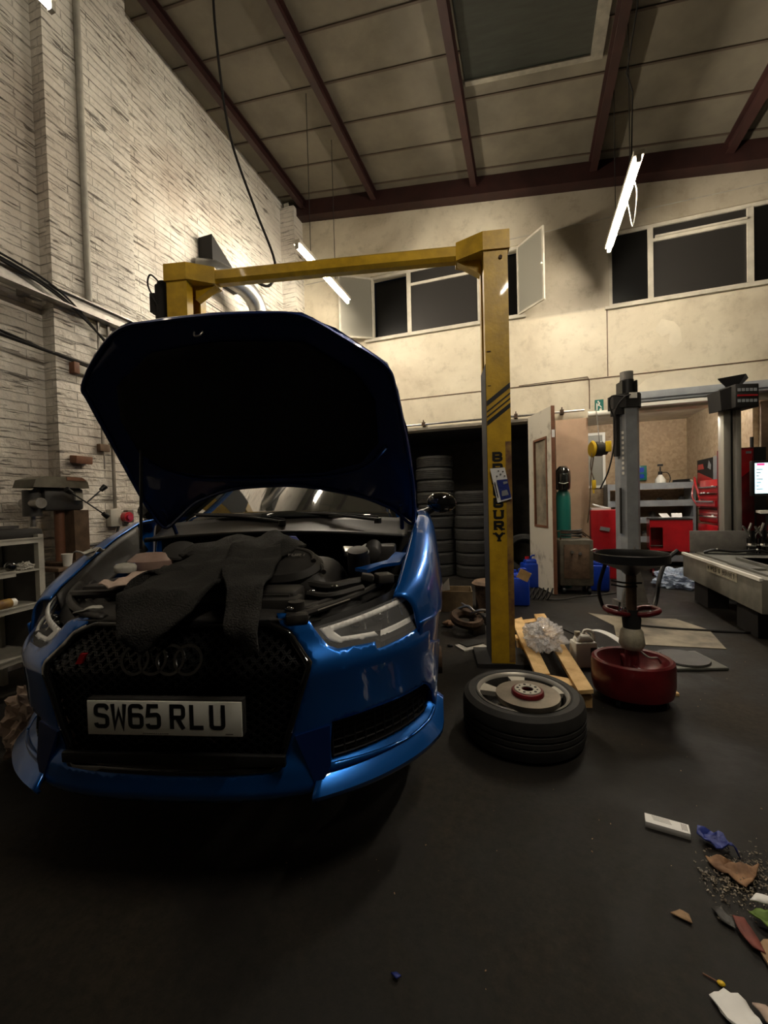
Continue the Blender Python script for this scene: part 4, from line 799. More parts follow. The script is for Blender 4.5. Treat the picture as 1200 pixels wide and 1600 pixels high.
def jerrycan(loc, rz, label, s=1, cap='red'):
    t = thing('jerrycan', label, 'jerrycan', loc, rz)
    mb = MB(); mb.lo(-.13*s, .13*s, -.12*s, .12*s, 0, .36*s, .03*s); mb.box((0, 0, .385*s), (.2*s, .16*s, .06*s), None, .02*s, (.8, .8)); mb.build('body', 'bluecan', t)
    mb = MB(); mb.cyl((-.05*s, 0, .43*s), .03*s, .04*s); mb.build('cap', cap, t)
    mb = MB(); mb.tube([(0, -.0, .41*s), (.02*s, 0, .46*s), (.09*s, 0, .46*s), (.1*s, 0, .40*s)], .013*s, 8); mb.build('handle', 'bluecan', t); return t
jerrycan((.02, 6.55, 0), .3, 'blue jerrycan with red cap standing in front of the door leaf')
jerrycan((-.13, 5.42, 0), .1, 'blue jerrycan half hidden by the yellow post', .95, 'bluecan')
jerrycan((.93, 6.5, 0), -.2, 'blue jerrycan standing between the welder and the grey column', 1.0, 'blackm')
mb = MB(); mb.box((0, 0, 0), (.14, .006, .12), (.1, .45, .1)); tag(mb.build('card_square', 'wood', smooth=False), 'tan cardboard square propped leaning on the blue jerrycan by the post', 'card').location = (-.06, 5.285, .385)
mb = MB(); mb.cyl((-.08, 5.9, .17), .012, .34)
mb.bm.free()
mb = MB(); mb.tube([(.16*(k/60)-.05+.07*cos(k*.75)*.3+k*.004, .07*sin(k*.75), .08+.07*cos(k*.75)) for k in range(62)], .009, 6); tag(mb.build('air_hose_coil', 'blackm'), 'coiled black spring air hose on the floor by the jerrycans', 'hose').location = (-.08, 5.72, 0)
mb = MB(); mb.tube([(.2, 5.72, .01), (.4, 5.75, .01), (.6, 5.95, .01), (.85, 6.1, .01), (1.1, 6.3, .01)], .011, 6); tag(mb.build('floor_lead', 'dgrey'), 'dark lead trailing over the floor in front of the welder', 'cable')
mb = MB(); mb.tube([(.9, 4.75, .012), (1.3, 4.7, .012), (1.8, 4.72, .012), (2.6, 4.8, .012)], .012, 6); tag(mb.build('floor_cable', 'blackm'), 'straight black cable across the cardboard towards the ramp', 'cable')

# ------------------------------------------------------------------ pallet, wrap, jug
t = thing('pallet', 'narrow pine pallet with two long boards lying beside the yellow post', 'pallet', (0, 0, 0))
mb = MB(); mb.prism([(-.17, 4.22), (-.08, 4.36), (.12, 2.98), (.03, 2.94)], .10, .125, lambda a, b_, d: (a, b_, d)); mb.build('board', 'wood', t, smooth=False)
mb = MB(); mb.prism([(.04, 4.5), (.14, 4.55), (.36, 2.80), (.27, 2.76)], .10, .125, lambda a, b_, d: (a, b_, d)); mb.build('board', 'wood', t, smooth=False)
mb = MB(); mb.prism([(-.14, 4.30), (.10, 4.48), (.12, 4.38), (-.1, 4.2)], .076, .1, lambda a, b_, d: (a, b_, d)); mb.build('cross_board', 'wood', t, smooth=False)
mb = MB(); mb.prism([(.0, 3.05), (.30, 2.98), (.34, 2.86), (.02, 2.94)], .076, .1, lambda a, b_, d: (a, b_, d)); mb.build('cross_board', 'wood', t, smooth=False)
mb = MB(); mb.prism([(-.13, 3.85), (.2, 3.9), (.21, 3.82), (-.12, 3.75)], .076, .1, lambda a, b_, d: (a, b_, d)); mb.build('cross_board', 'wood', t, smooth=False)
for a in ([(.25, 2.80), (.355, 2.82), (.345, 2.92), (.24, 2.9)], [(.02, 2.96), (.1, 2.98), (.09, 3.08), (.01, 3.06)], [(-.15, 4.22), (-.07, 4.3), (-.09, 4.36), (-.17, 4.28)], [(.05, 4.42), (.13, 4.44), (.12, 4.53), (.04, 4.5)], [(-.1, 3.76), (-.03, 3.77), (-.04, 3.86), (-.12, 3.85)], [(.13, 3.8), (.2, 3.81), (.19, 3.9), (.12, 3.89)]):
    mb = MB(); mb.prism(a, 0, .076, lambda a, b_, d: (a, b_, d)); mb.build('block', 'wood', t, smooth=False)
def crumple(c, r, sc, seed, label, m='clear', nm='plastic_wrap'):
    mb = MB(); bmesh.ops.create_icosphere(mb.bm, subdivisions=5, radius=1)
    for v in mb.bm.verts:
        p = v.co.copy(); n_ = noise.noise(p*2.2+Vector((seed, 0, 0)))*.35+noise.noise(p*5+Vector((seed, 3, 0)))*.24+noise.noise(p*11+Vector((seed, 3, 7)))*.12
        q = p*(1+n_); v.co = Vector((q.x*sc[0], q.y*sc[1], max(0, (q.z+.55)/1.5)*sc[2]))*r
    for v in mb.bm.verts: v.co.z = max(v.co.z, .0)
    o = mb.build(nm, m, ang=18); o.location = c; tag(o, label, 'plastic wrap'); return o
crumple((.10, 3.58, .127), .17, (.85, 1.5, 1.0), 1.3, 'crumpled clear plastic wrap heaped on the pine pallet')
crumple((2.02, 6.95, .0), .25, (1.2, .9, .95), 5.1, 'crumpled bluish clear plastic on the floor by the grey ramp', 'clearb')
crumple((.55, 3.72, .0), .11, (1.2, 1.1, .6), 8.1, 'small crumpled clear bag between the white jug and red tank')
t = thing('jug', 'white plastic jug with moulded handle and dark label beside the pallet', 'jug', (.385, 3.52, 0), radians(20))
mb = MB(); mb.lo(-.085, .085, -.06, .06, 0, .20, .018); mb.box((.0, 0, .225), (.14, .10, .05), None, .015, (.6, .7)); mb.build('body', 'jug', t)
mb = MB(); mb.cyl((-.045, 0, .255), .022, .03); mb.build('cap', 'cream', t)
mb = MB(); mb.tube([(.0, 0, .25), (.02, 0, .275), (.07, 0, .26), (.085, 0, .19)], .014, 8); mb.build('handle', 'jug', t)
mb = MB(); mb.box((.052, -.0615, .10), (.05, .002, .12)); mb.build('label', 'dgrey', t, smooth=False)
mb = MB(); mb.lo(-.25, .25, -.0, .12, 0, .012); o = tag(mb.build('dark_board', 'blackm', smooth=False), 'thin dark board lying behind the white jug', 'board'); o.location = (.30, 4.45, 0); o.rotation_euler = (0, 0, -1.0)
mb = MB(); mb.tube([(.47, 4.55, .22), (.62, 4.1, .17), (.66, 3.5, .30)], .001)
mb.bm.free()
mb = MB(); P0 = [Vector(q) for q in ((.43, 3.62, .245), (.49, 3.54, .275), (.55, 3.42, .285), (.605, 3.29, .275), (.63, 3.20, .27))]; P0 = crv(P0, 5); w_ = Vector((.018, .008, .004))
for i in range(len(P0)-1): mb.faces([P0[i]-w_, P0[i]+w_, P0[i+1]+w_, P0[i+1]-w_]+[q+Vector((0, 0, .004)) for q in (P0[i]-w_, P0[i]+w_, P0[i+1]+w_, P0[i+1]-w_)], [(0, 1, 2, 3), (7, 6, 5, 4), (0, 4, 5, 1), (1, 5, 6, 2), (2, 6, 7, 3), (3, 7, 4, 0)])
tag(mb.build('white_strip', 'paper', smooth=False), 'white plastic strip bridging from the white jug to the oil drainer', 'strip')
mb = MB(); mb.box((0, 0, .006), (.09, .02, .012), (0, 0, 1.0)); tag(mb.build('white_chip', 'paper', smooth=False), 'small white chip on the left pallet board', 'scrap').location = (-.1, 3.62, .0)
crumple((-.02, 3.17, 0), .06, (1.2, 1, .5), 3.3, 'dark blue rag under the pallet by the post base', 'gblue', 'blue_rag')['category'] = 'rag'

# ------------------------------------------------------------------ wheel lying on the floor with brake disc on top
t = thing('alloy_wheel', 'alloy wheel with wide tyre lying flat on the floor in front of the post', 'wheel', (-.05, 2.42, 0))
mb = MB(); R = .325; prof = [(.235, .04), (.25, .01), (.29, .0), (.315, .02), (R, .06)]
for z in (.085, .118, .15): prof += [(R, z-.006), (R-.008, z-.004), (R-.008, z+.004), (R, z+.006)]
prof += [(R, .18), (.317, .215), (.292, .236), (.262, .236), (.242, .222), (.235, .2)]
mb.lathe(prof, (0, 0, 0), None, 56, closed=True); mb.build('tyre', 'rubber', t, ang=30)
mb = MB(); mb.lathe([(.232, .05), (.243, .222), (.228, .215), (.220, .19), (.216, .06)], (0, 0, 0), None, 56, closed=True); rm = mb.build('rim', 'dgrey', t); mb = MB(); mb.lathe([(.228, .216), (.243, .223), (.249, .232), (.243, .238), (.230, .226)], (0, 0, 0), None, 56, closed=True); mb.build('rim_lip', 'alu', rm)
for k in range(5):
    a = 2*pi*k/5+.35; mb = MB()
    P = [(.05, -.03), (.05, .03), (.13, .038), (.228, .085), (.228, -.02), (.13, -.012)]
    mb.prism(P, .172, .198, lambda x, y, d, a=a: (x*cos(a)-y*sin(a), x*sin(a)+y*cos(a), d+.02*(x/.22)))
    mb.build('spoke', 'alu', t, smooth=False)
mb = MB(); mb.cyl((0, 0, .175), .07, .05); mb.cyl((0, 0, .09), .215, .02, None, 40); mb.build('hub', 'blackm', t)
t = thing('brake_disc', 'worn steel brake disc lying on the flat alloy wheel', 'brake disc', (-.02, 2.33, .236), 0)
mb = MB(); mb.lathe([(.085, .0), (.165, 0), (.165, .026), (.085, .026)], (0, 0, 0), None, 56, closed=True); mb.build('rotor', 'hub', t)
mb = MB(); mb.lathe([(.085, .026), (.083, .042), (.078, .047), (.03, .047), (.03, .036), (.076, .035), (.078, .0)], (0, 0, 0), None, 48, closed=True); mb.build('hat', 'redd', t)
mb = MB(); mb.lathe([(.029, .048), (.068, .048), (.066, .052), (.031, .052)], closed=True); mb.build('mounting_face', 'alu', t)
mb = MB()
for k in range(10): a = 2*pi*k/10; mb.cyl((.05*cos(a), .05*sin(a), .0525), .0075 if k % 2 else .005, .002, None, 14)
mb.build('bolt_hole', 'blackm', t)

# ------------------------------------------------------------------ red oil drainer
t = thing('oil_drainer', 'red wheeled oil drainer with a wide black catch pan on a pole', 'oil drainer', (.615, 3.02, 0), radians(10))
mb = MB(); mb.lathe([(0, .035), (.19, .035), (.228, .06), (.24, .12), (.24, .235), (.236, .262), (.222, .272), (.205, .265), (.193, .235), (.12, .15), (.05, .13), (0, .13)], (0, 0, 0), None, 56, sy=.9); mb.build('tank', 'redd', t)
mb = MB(); mb.cyl((0, 0, .25), .045, .24, None, 20, .038); mb.lo(-.012, .012, -.17, .17, .14, .235, .004); mb.build('riser', 'redd', t)
mb = MB(); mb.lathe([(0, .33), (.06, .33), (.075, .36), (.065, .44), (.045, .47), (0, .47)]); mb.build('collar', 'cream', t)
mb = MB(); mb.lathe([(0, .46), (.05, .46), (.055, .52), (.035, .58), (0, .58)]); mb.build('clamp', 'blackm', t)
mb = MB(); mb.cyl((0, 0, .68), .030, .26, None, 16); mb.build('pole', 'oldwood', t)
for s in (-1, 1):
    mb = MB(); mb.tube([(s*.02, 0, .55), (s*.06, -.055, .56), (s*.13, -.05, .575), (s*.155, 0, .58), (s*.13, .05, .58), (s*.06, .05, .57)], .017, 10, True, True); mb.build('handle', 'redd', t)
mb = MB(); mb.tube([(-.02, -.02, .53), (-.06, -.06, .60), (-.09, -.04, .57), (-.12, -.05, .56)], .008, 6); mb.tube([(-.09, -.06, .64), (-.1, -.06, .56)], .006, 6); mb.build('valve_lever', 'chrome', t)
mb = MB(); mb.lathe([(0, .80), (.03, .80), (.06, .83), (.20, .885), (.215, .89), (.215, .94), (.209, .945), (.205, .94), (.203, .897), (.06, .86), (0, .855)], (0, 0, 0), None, 48, closed=False); mb.build('catch_pan', 'black', t)
mb = MB(); mb.tube([(-.11, .02, .76), (-.05, -.03, .755), (0, -.04, .755), (.05, -.03, .755)], .006, 6); mb.tube([(-.11, .02, .735), (-.05, -.03, .73), (.02, -.04, .735)], .006, 6); mb.build('pan_wire', 'blackm', t)
mb = MB(); mb.tube([(.14, .03, .57), (.19, .1, .62), (.24, .16, .75), (.30, .2, .86), (.38, .22, .93)], .014, 8); mb.build('drain_hose', 'black', t); mb = MB(); mb.tube([(-.13, .05, .88), (-.16, .1, .7), (-.14, .1, .58), (-.11, .06, .54)], .012, 8); mb.build('overflow_hose', 'black', t)
mb = MB()
for a in (.6, 2.5, 4.0, 5.4): mb.cyl((.19*cos(a), .17*sin(a), .03), .03, .025, (pi/2, 0, a))
mb.build('castor', 'black', t)
mb = MB(); mb.tube([(.06, .05, .3), (.1, 0, .27), (.16, .02, .26), (.2, .05, .2), (.21, .1, .27)], .007, 6); mb.build('chain', 'steel', t)

# boards, plates and small bits on the floor
mb = MB(); mb.prism([(.62, 5.15), (.95, 5.05), (1.45, 5.1), (1.62, 4.75), (1.55, 4.2), (.95, 4.15), (.75, 4.3), (.8, 4.7)], 0, .006, lambda a, b_, d: (a, b_, d)); tag(mb.build('floor_board', 'stainw', smooth=False), 'large stained pale sheet of board on the floor behind the oil drainer', 'board')
t = thing('round_cover', 'grey round plate with a light rim on a square slab right of the drainer', 'plate', (1.12, 3.80, 0), .3)
mb = MB(); mb.box((0, .0, .012), (.44, .36, .024), None, .01); mb.build('slab', 'slab', t); mb = MB(); mb.lathe([(0, .03), (.16, .03), (.175, .024), (.18, .03), (.175, .04), (0, .036)]); mb.build('disc', 'dgrey', t)
mb = MB(); mb.box((0, 0, .01), (.03, .075, .02), (0, 0, .15), .002); tag(mb.build('wood_offcut', 'wood'), 'small pale wood offcut right of the red tank', 'offcut').location = (.885, 3.17, 0)
t = thing('parts_box', 'narrow white printed parts box lying alone on the dark floor', 'box', (.49, 1.86, 0), radians(-9))
mb = MB(); mb.box((0, 0, .012), (.145, .052, .024), None, .001); mb.build('carton', 'paper', t)
mb = MB()
for k in range(5): mb.box((.048+.004*k, .003, .0243), (.0018, .036-.004*(k % 2), .0006))
for k in range(4): mb.box((-.02+.002*k, .018-.007*k, .0243), (.06, .0015, .0006))
mb.build('print', 'grey', t, smooth=False)
def scrap(P, loc, label, m, nm, h=.012, cat='scrap', amp=.012, rz=0, thick=.004):
    mb = MB(); sd = loc[0]*9
    patch(mb, P, [], .014, lambda a, b_: Vector((a, b_, .004+thick*.5+abs(noise.noise(Vector((a*28, b_*28, sd))))*amp*2)))
    o = mb.build(nm, m, solid=thick, ang=50); o.location = loc; o.rotation_euler = (0, 0, rz); tag(o, label, cat); return o
scrap([(-.04, .015), (-.03, .04), (.01, .04), (.04, .01), (.055, -.03), (.065, -.06), (.02, -.035), (-.025, -.02)], (.622, 1.825, 0), 'crumpled blue nitrile glove on the floor beside the white box', 'gblue', 'nitrile_glove', cat='glove', amp=.03)
scrap([(-.06, .04), (-.03, .05), (.02, .035), (.06, .045), (.09, .03), (.07, -.0), (.04, -.05), (-.0, -.06), (-.02, -.03), (-.05, .0)], (.635, 1.70, 0), 'wrinkled brown scrap of card below the blue glove', 'leaf', 'brown_scrap', amp=.02)
scrap([(-.03, .0), (0, .018), (.022, .01), (.022, -.02), (.0, -.012)], (.425, 1.475, 0), 'small tan triangular scrap alone on the dark floor', 'tan', 'tan_scrap', amp=.004)
scrap([(-.02, .045), (.01, .05), (.02, 0), (.02, -.05), (-.005, -.04), (-.02, 0)], (.585, 1.46, .008), 'red-brown flat piece in the rubbish pile at the right edge', 'mauve', 'red_scrap', amp=.008)
scrap([(-.03, .01), (0, .035), (.05, .03), (.06, -.01), (.0, -.025)], (.645, 1.52, .01), 'olive green crumpled piece in the rubbish pile', 'lgreen', 'green_scrap', amp=.015)
scrap([(-.03, .0), (0, .03), (.05, .02), (.05, -.0)], (.66, 1.56, .03), 'clean white paper corner poking in at the right edge', 'paper', 'paper_corner', amp=.006)
scrap([(.045*cos(a*.5), .06*sin(a*.5)) for a in range(12)], (.64, 1.405, .004), 'tan rounded board disc cut by the right frame edge', 'tan', 'tan_disc', amp=.004)
scrap([(-.03, .03), (-.0, .045), (.015, .0), (.01, -.03), (-.02, -.01)], (.55, 1.50, 0), 'dark bluish crumpled scrap left of the red-brown piece', 'dgrey', 'dark_scrap', amp=.016)
scrap([(-.05, .02), (-.01, .045), (.03, .03), (.05, -.04), (0, -.05), (-.03, -.03)], (.47, 1.235, 0), 'torn white papers at the bottom right corner of the floor', 'paper', 'torn_papers', amp=.012, cat='papers')
scrap([(-.02, .02), (.01, .025), (.025, -.03), (.0, -.03)], (.53, 1.235, .012), 'white and tan paper curl beside the torn papers', 'pink', 'paper_curl', amp=.012, cat='papers')
scrap([(-.014, .0), (0, .008), (.016, .0), (.006, -.01)], (-.365, 1.05, 0), 'tiny blue scrap alone near the bottom of the floor', 'gblue', 'blue_scrap', amp=.006)
t = thing('matchstick', 'tiny yellow-headed stick on the dark floor above the torn papers', 'stick', (.455, 1.30, 0))
mb = MB(); mb.tube([(-.03, .012, .004), (0, 0, .004)], .002, 6, False); mb.build('stick', 'brown', t); mb = MB(); mb.sph((.006, -.003, .006), .008, (1.2, .9, .7)); mb.build('head', 'yel', t)
random.seed(11); mb = MB()
for k in range(700):
    a = random.random(); x = .55+.22*a+random.gauss(0, .02); y = 1.62+.13*a+random.gauss(0, .055); s_ = random.uniform(.001, .0042)
    mb.box((x, y, random.uniform(.003, .012)), (s_*2.2, s_, s_*.5), (random.uniform(-.6, .6), random.uniform(-.6, .6), random.uniform(0, 3)))
tag(mb.build('swept_shards', 'shard', smooth=False), 'heap of tiny shards and grit swept together at the right edge', 'debris', kind='stuff')
random.seed(12); mb = MB()
for k in range(150):
    x = random.uniform(-.9, 1.6); y = random.uniform(1.05, 4.8); s_ = random.uniform(.001, .003)
    if -.45 < x < .35 and 2 < y < 3: continue
    mb.box((x, y, s_*.4), (s_*2, s_, s_*.6), (0, random.uniform(-.3, .3), random.uniform(0, 3)))
tag(mb.build('floor_grit', 'tan', smooth=False), 'pale specks of grit scattered over the dark floor', 'grit', kind='stuff')

# ------------------------------------------------------------------ left bench corner
t = thing('metal_rack', 'white-edged steel rack shelf unit at the far left edge', 'rack', (-3.4, 2.07, 0), radians(8))
for q in ((-.02, .02, -.04, 0), (-.02, .02, -.66, -.62), (-.4, -.36, -.04, 0)): mb = MB(); mb.lo(*q, 0, 1.14); mb.build('upright', 'greyw', t, smooth=False)
for z in (.28, .63, .88, 1.10): mb = MB(); mb.lo(-.4, .02, -.66, 0, z, z+.012); mb.lo(.0, .02, -.66, 0 if z != .88 else -.2, z-.02, z+.02); mb.build('shelf', 'greyw', t, smooth=False)
mb = MB(); mb.lo(-.4, -.02, -.006, -.0, .3, 1.1); mb.build('side_panel', 'dgrey', t, smooth=False)
t = thing('dark_tray', 'long black tray lying on top of the steel rack', 'tray', (-3.58, 1.75, 1.112), radians(8))
mb = MB(); mb.lo(-.15, .2, -.35, .33, 0, .07, .02); mb.build('tray', 'blackm', t); mb = MB(); mb.box((.05, .0, .085), (.1, .5, .02), (0, 0, .1)); mb.build('contents', 'dgrey', t)
for i in range(3):
    mb = MB(); mb.sph((0, 0, .035), .036); o = mb.build('glossy_ball', 'blackg'); o.location = (-3.42+.02*i, 1.60+.13*i, .895); tag(o, ('round black glossy ball on the rack shelf, leftmost of three', 'round black glossy ball on the rack shelf, middle of three', 'round black glossy ball on the rack shelf, rightmost of three')[i], 'ball', 'balls on the rack')
crumple((-3.42, 1.97, .892), .05, (1, 1, 1), 4.4, 'bluish crumpled rag on the middle shelf of the rack', 'cloth', 'blue_rag')['category'] = 'rag'
t = thing('spray_can', 'yellow spray can lying on its side on the lower rack shelf', 'spray can', (-3.40, 1.78, .642+.033), radians(10))
mb = MB(); mb.cyl((0, 0, 0), .033, .17, (pi/2, 0, 0), 20); mb.build('can', 'yellow_d', t); mb = MB(); mb.cyl((0, .10, 0), .028, .035, (pi/2, 0, 0), 20); mb.cyl((0, .122, 0), .012, .02, (pi/2, 0, 0)); mb.build('cap', 'jug', t)
t = thing('work_bench', 'dark wooden bench against the left wall under the drill press', 'bench', (-3.62, 2.46, 0))
mb = MB(); mb.lo(-.26, .25, -.3, .36, .84, .87, .005); mb.build('top', 'oldwood', t)
for x, y in ((-.22, -.26), (.21, -.26), (-.22, .32), (.21, .32)): mb = MB(); mb.lo(x-.025, x+.025, y-.025, y+.025, 0, .84); mb.build('leg', 'oldwood', t, smooth=False)
t = thing('drill_press', 'old grey bench drill press with a red-topped belt cover and spoked feed lever', 'drill press', (-3.6, 2.38, .87))
mb = MB(); mb.prism([(-.30, .0), (-.28, .06), (-.2, .085), (.06, .085), (.11, .05), (.12, .0)], -.12, .12, lambda a, b_, d: (d, a, b_+.62)); mb.build('belt_cover', 'khaki', t, smooth=False)
mb = MB(); mb.prism([(-.06, .087), (.06, .087), (.10, .06), (-.06, .06)], -.10, .125, lambda a, b_, d: (d, a, b_+.62)); mb.build('red_lid', 'brown', t, smooth=False)
mb = MB(); mb.lo(-.08, .08, -.2, .1, .44, .62, .02); mb.cyl((.0, -.24, .5), .06, .2); mb.build('head', 'dgrey', t)
mb = MB(); mb.cyl((0, -.05, .22), .035, .44); mb.build('column', 'brown', t)
mb = MB(); mb.cyl((.0, -.24, .38), .02, .12); mb.build('spindle', 'steel', t); mb = MB(); mb.cyl((.02, -.25, .5), .04, .2, (0, pi/2, 0)); mb.build('depth_dial', 'steel', t); mb = MB(); mb.lo(.08, .1, .02, .08, .52, .58); mb.build('switch', 'greyw', t)
for a in (.75, -.65, 2.6):
    mb = MB(); p = Vector((.14, .08, .50)); d = Vector((.1, cos(a), sin(a))).normalized(); mb.tube([p, p+d*.16], .006, 6, False); mb.cyl(p+d*.18, .018, .05, d.to_track_quat('Z', 'Y').to_matrix(), 12, .024); mb.build('feed_lever', 'black', t)
mb = MB(); mb.lo(-.14, .14, -.14, .14, 0, .03, .006); mb.build('base', 'rusty', t)
mb = MB(); mb.lo(-.03, .1, -.0, .12, .03, .44); mb.build('plank', 'oldwood', t, smooth=False)
t = thing('paper_cup', 'small white disposable cup on the dark wooden bench', 'cup', (-3.42, 2.26, .872))
mb = MB(); mb.lathe([(0, 0), (.027, 0), (.038, .095), (.040, .098), (.036, .098), (.026, .004), (0, .004)]); mb.build('cup', 'jug', t)
mb = MB(); mb.lo(-3.5, -3.38, 2.33, 2.6, .872, .90, .004); tag(mb.build('wood_block', 'oldwood'), 'dark wooden block on the bench right of the white cup', 'block')
mb = MB(); mb.lo(-.02, .02, -.05, .05, 1.2, 1.7); mb.lo(-.02, .04, -.02, .08, 1.45, 1.5); mb.lo(-.02, .02, -.03, .03, 1.12, 1.2); tag(mb.build('clamp_bar', 'blackm', smooth=False), 'tall black clamp bar standing at the far left edge above the tray', 'clamp').location = (-3.6, 1.68, 0)
mb = MB(); mb.lo(XW, -3.6, 3.45, 4.1, 0, 1.32); tag(mb.build('dark_cuboid', 'blackm', smooth=False), 'dark low locker between the brick pier and the left lift post', 'cuboid')  # plain black box between the pier and the post
crumple((-2.42, 1.55, 0), .22, (1, 1, 1.9), 2.4, 'shadowy heap of crumpled packing beside the car at the far left', 'pink', 'packing_heap')['category'] = 'packing'

# ------------------------------------------------------------------ the blue car (local axes: x across, y rearwards, z up)
TH = radians(14.6)
car = thing('car', 'blue hatchback with raised bonnet, black honeycomb grille and white front number plate', 'car', (-1.147, 1.040, .22), TH)
PL = [(0, 0), (.2, .004), (.35, .022), (.48, .06), (.6, .125), (.7, .20), (.79, .29), (.86, .39), (.91, .50), (.94, .64), (.952, .8), (.953, 1.0)]
PC = []; SL = [0]
_P = [Vector((a, b_)) for a, b_ in PL]
for i in range(len(_P)-1):
    p0 = _P[i-1] if i else Vector((-_P[1].x, _P[1].y)); p1, p2 = _P[i], _P[i+1]; p3 = _P[i+2] if i+2 < len(_P) else 2*_P[-1]-_P[-2]
    for k in range(12):
        q = k/12; PC.append(.5*((2*p1)+(p2-p0)*q+(2*p0-5*p1+4*p2-p3)*q*q+(3*p1-p0-3*p2+p3)*q**3))
PC.append(_P[-1])
for i in range(1, len(PC)): SL.append(SL[-1]+(PC[i]-PC[i-1]).length)
def sm2(x): x = max(0, min(1, x)); return x*x*(3-2*x)
def itp(x, X, Y):
    if x <= X[0]: return Y[0]
    for i in range(1, len(X)):
        if x <= X[i]: q = (x-X[i-1])/(X[i]-X[i-1]); return Y[i-1]*(1-q)+Y[i]*q
    return Y[-1]
DX = [.06, .10, .13, .165, .2, .25, .32, .42, .525, .545, .60, .66, .70, .75, .85]
DY = [.04, .012, -.012, -.004, .0, .022, .014, .008, -.004, .006, .052, .085, .115, .165, .30]
PX_ = [p.x for p in PC]; PY_ = [p.y for p in PC]
def S(s, w, off=0):
    sg = 1 if s >= 0 else -1; s = abs(s); e = .02
    u, v = itp(s, SL, PX_), itp(s, SL, PY_)
    if s > e: t = Vector((itp(s+e, SL, PX_)-itp(s-e, SL, PX_), itp(s+e, SL, PY_)-itp(s-e, SL, PY_))).normalized()
    else: t = Vector((1, 0))
    d = (itp(w-.014, DX, DY)+2*itp(w, DX, DY)+itp(w+.014, DX, DY))/4*(.35+.65*t.x)+off
    return Vector((sg*(u-t.y*d), v+t.x*d, w))
HEAD = [(.517, .648), (.84, .688), (1.153, .722), (1.182, .706), (1.13, .63), (1.053, .577), (.924, .565), (.777, .552), (.744, .55), (.749, .572), (.594, .576), (.56, .590)]
INTK = [(.56, .332), (.741, .338), (1.015, .334), (1.06, .31), (1.115, .261), (1.125, .20), (1.046, .178), (.898, .172), (.65, .190), (.55, .195)]
GRI = [(0, .683), (.34, .683), (.385, .667), (.43, .645), (.496, .553), (.474, .488), (.39, .218), (.37, .205), (0, .200)]
# bumper skin
mb = MB()
outer = [(0, .10), (.47, .108), (.52, .172), (1.05, .172), (1.14, .19), (1.22, .26), (1.27, .44), (1.06, .50), (1.075, .567), (1.053, .577), (.924, .565), (.777, .552), (.744, .55), (.749, .572), (.594, .576), (.56, .590), (.517, .648), (.50, .672), (.40, .700), (.37, .70), (.385, .667), (.43, .645), (.496, .553), (.474, .488), (.39, .218), (.37, .205), (0, .200)]
patch(mb, outer, [INTK], .016, S)
bump = mb.build('front_bumper', 'blue', car, mirror=True, ang=50); md = bump.modifiers.new('t', 'SOLIDIFY'); md.thickness = .012; md.offset = -1
# inner box of the bumper so the openings read as dark recesses
for s in (1, -1):
    mb = MB(); patch(mb, [(s*a, b_) for a, b_ in INTK], [], .05, lambda a, b_: S(a, b_, .07)); mb.build('intake_backing', 'blackm', car)
for s in (1, -1):
    mb = MB()
    for k in range(7):
        w = .20+.022*k; mb.tube([S(s*(.57+.06*j), w, .035) for j in range(10)], .0035, 5, False)
    for j in range(12): mb.tube([S(s*(.57+.045*j), .19, .037), S(s*(.57+.045*j), .33, .037)], .003, 5, False)
    mb.build('side_intake_grille', 'black', car)
    # blade lip catching the light, under the side intake
    mb = MB()
    def bl(a, b_, s=s):
        ss = .475+a*.72; k = sm2((a-.80)/.2); oz = S(s*ss, .122+.085*k, -.034+.018*k); iz = S(s*(.53+a*.66), .186+.05*k, .045)
        if b_ < .18: p = oz.copy(); p.z -= .018*(1-b_/.18); p.y += .01*(1-b_/.18)
        else: q = (b_-.18)/.82; p = oz.lerp(iz, q); p.z += .006*sin(pi*q)
        return p
    mb.grid(bl, 30, 11); mb.build('splitter_blade', 'blue', car, solid=.012)
    mb = MB(); mb.prism([(.43, .31), (.55, .325), (.545, .195), (.50, .125)], .0, .03, lambda a, b_, d, s=s: S(s*a, b_, -.008+d)); mb.build('grille_side_fin', 'blued', car, smooth=False)  # darker blue puts the shade of the angled recess into the panel
# grille surround, honeycomb, emblem
GF = GRI+[(-a, b_) for a, b_ in GRI[::-1][1:-1]]
gin = [(a*.955, .445+(b_-.445)*.935) for a, b_ in GF]
mb = MB(); patch(mb, GF, [gin], .022, lambda a, b_: S(a, b_, -.004+0*a)); o = mb.build('grille_frame', 'blackg', car, ang=60); md = o.modifiers.new('t', 'SOLIDIFY'); md.thickness = .02; md.offset = -1
mb = MB(); patch(mb, GF, [], .05, lambda a, b_: S(a, b_, .075)); mb.build('grille_backing', 'blackm', car)
mb = MB(); cs = .021; j = 0; gp = [(a*.985, .445+(b_-.445)*.97) for a, b_ in gin]
w = .2
while w < .70:
    i = -30
    while i < 31:
        cx = i*cs*2.05+(cs*1.02 if j % 2 else 0)
        if inpoly(cx, w, gp) and not (abs(cx) < .27 and .355 < w < .455):
            ro, ri = [], []
            for k in range(6):
                a = pi/3*k; ro.append((cx+cs*1.12*cos(a), w+cs*.78*sin(a))); ri.append((cx+cs*.93*cos(a), w+cs*.60*sin(a)))
            for k in range(6):
                q = [ro[k], ro[(k+1) % 6], ri[(k+1) % 6], ri[k]]
                mb.prism(q, .018, .045, lambda a, b_, d: S(a, b_, d))
        i += 1
    j += 1; w += cs*.74
mb.build('honeycomb_grille', 'blackh', car, smooth=False)
mb = MB()
for k in range(4): mb.lathe([(.041, -.003), (.0455, -.007), (.050, -.003), (.050, .003), (.041, .003)], (-.095+.061*k, .022-.016, .583), (pi/2-.30, 0, 0), 36, closed=True)
mb.build('ring_emblem', 'ringm', car)
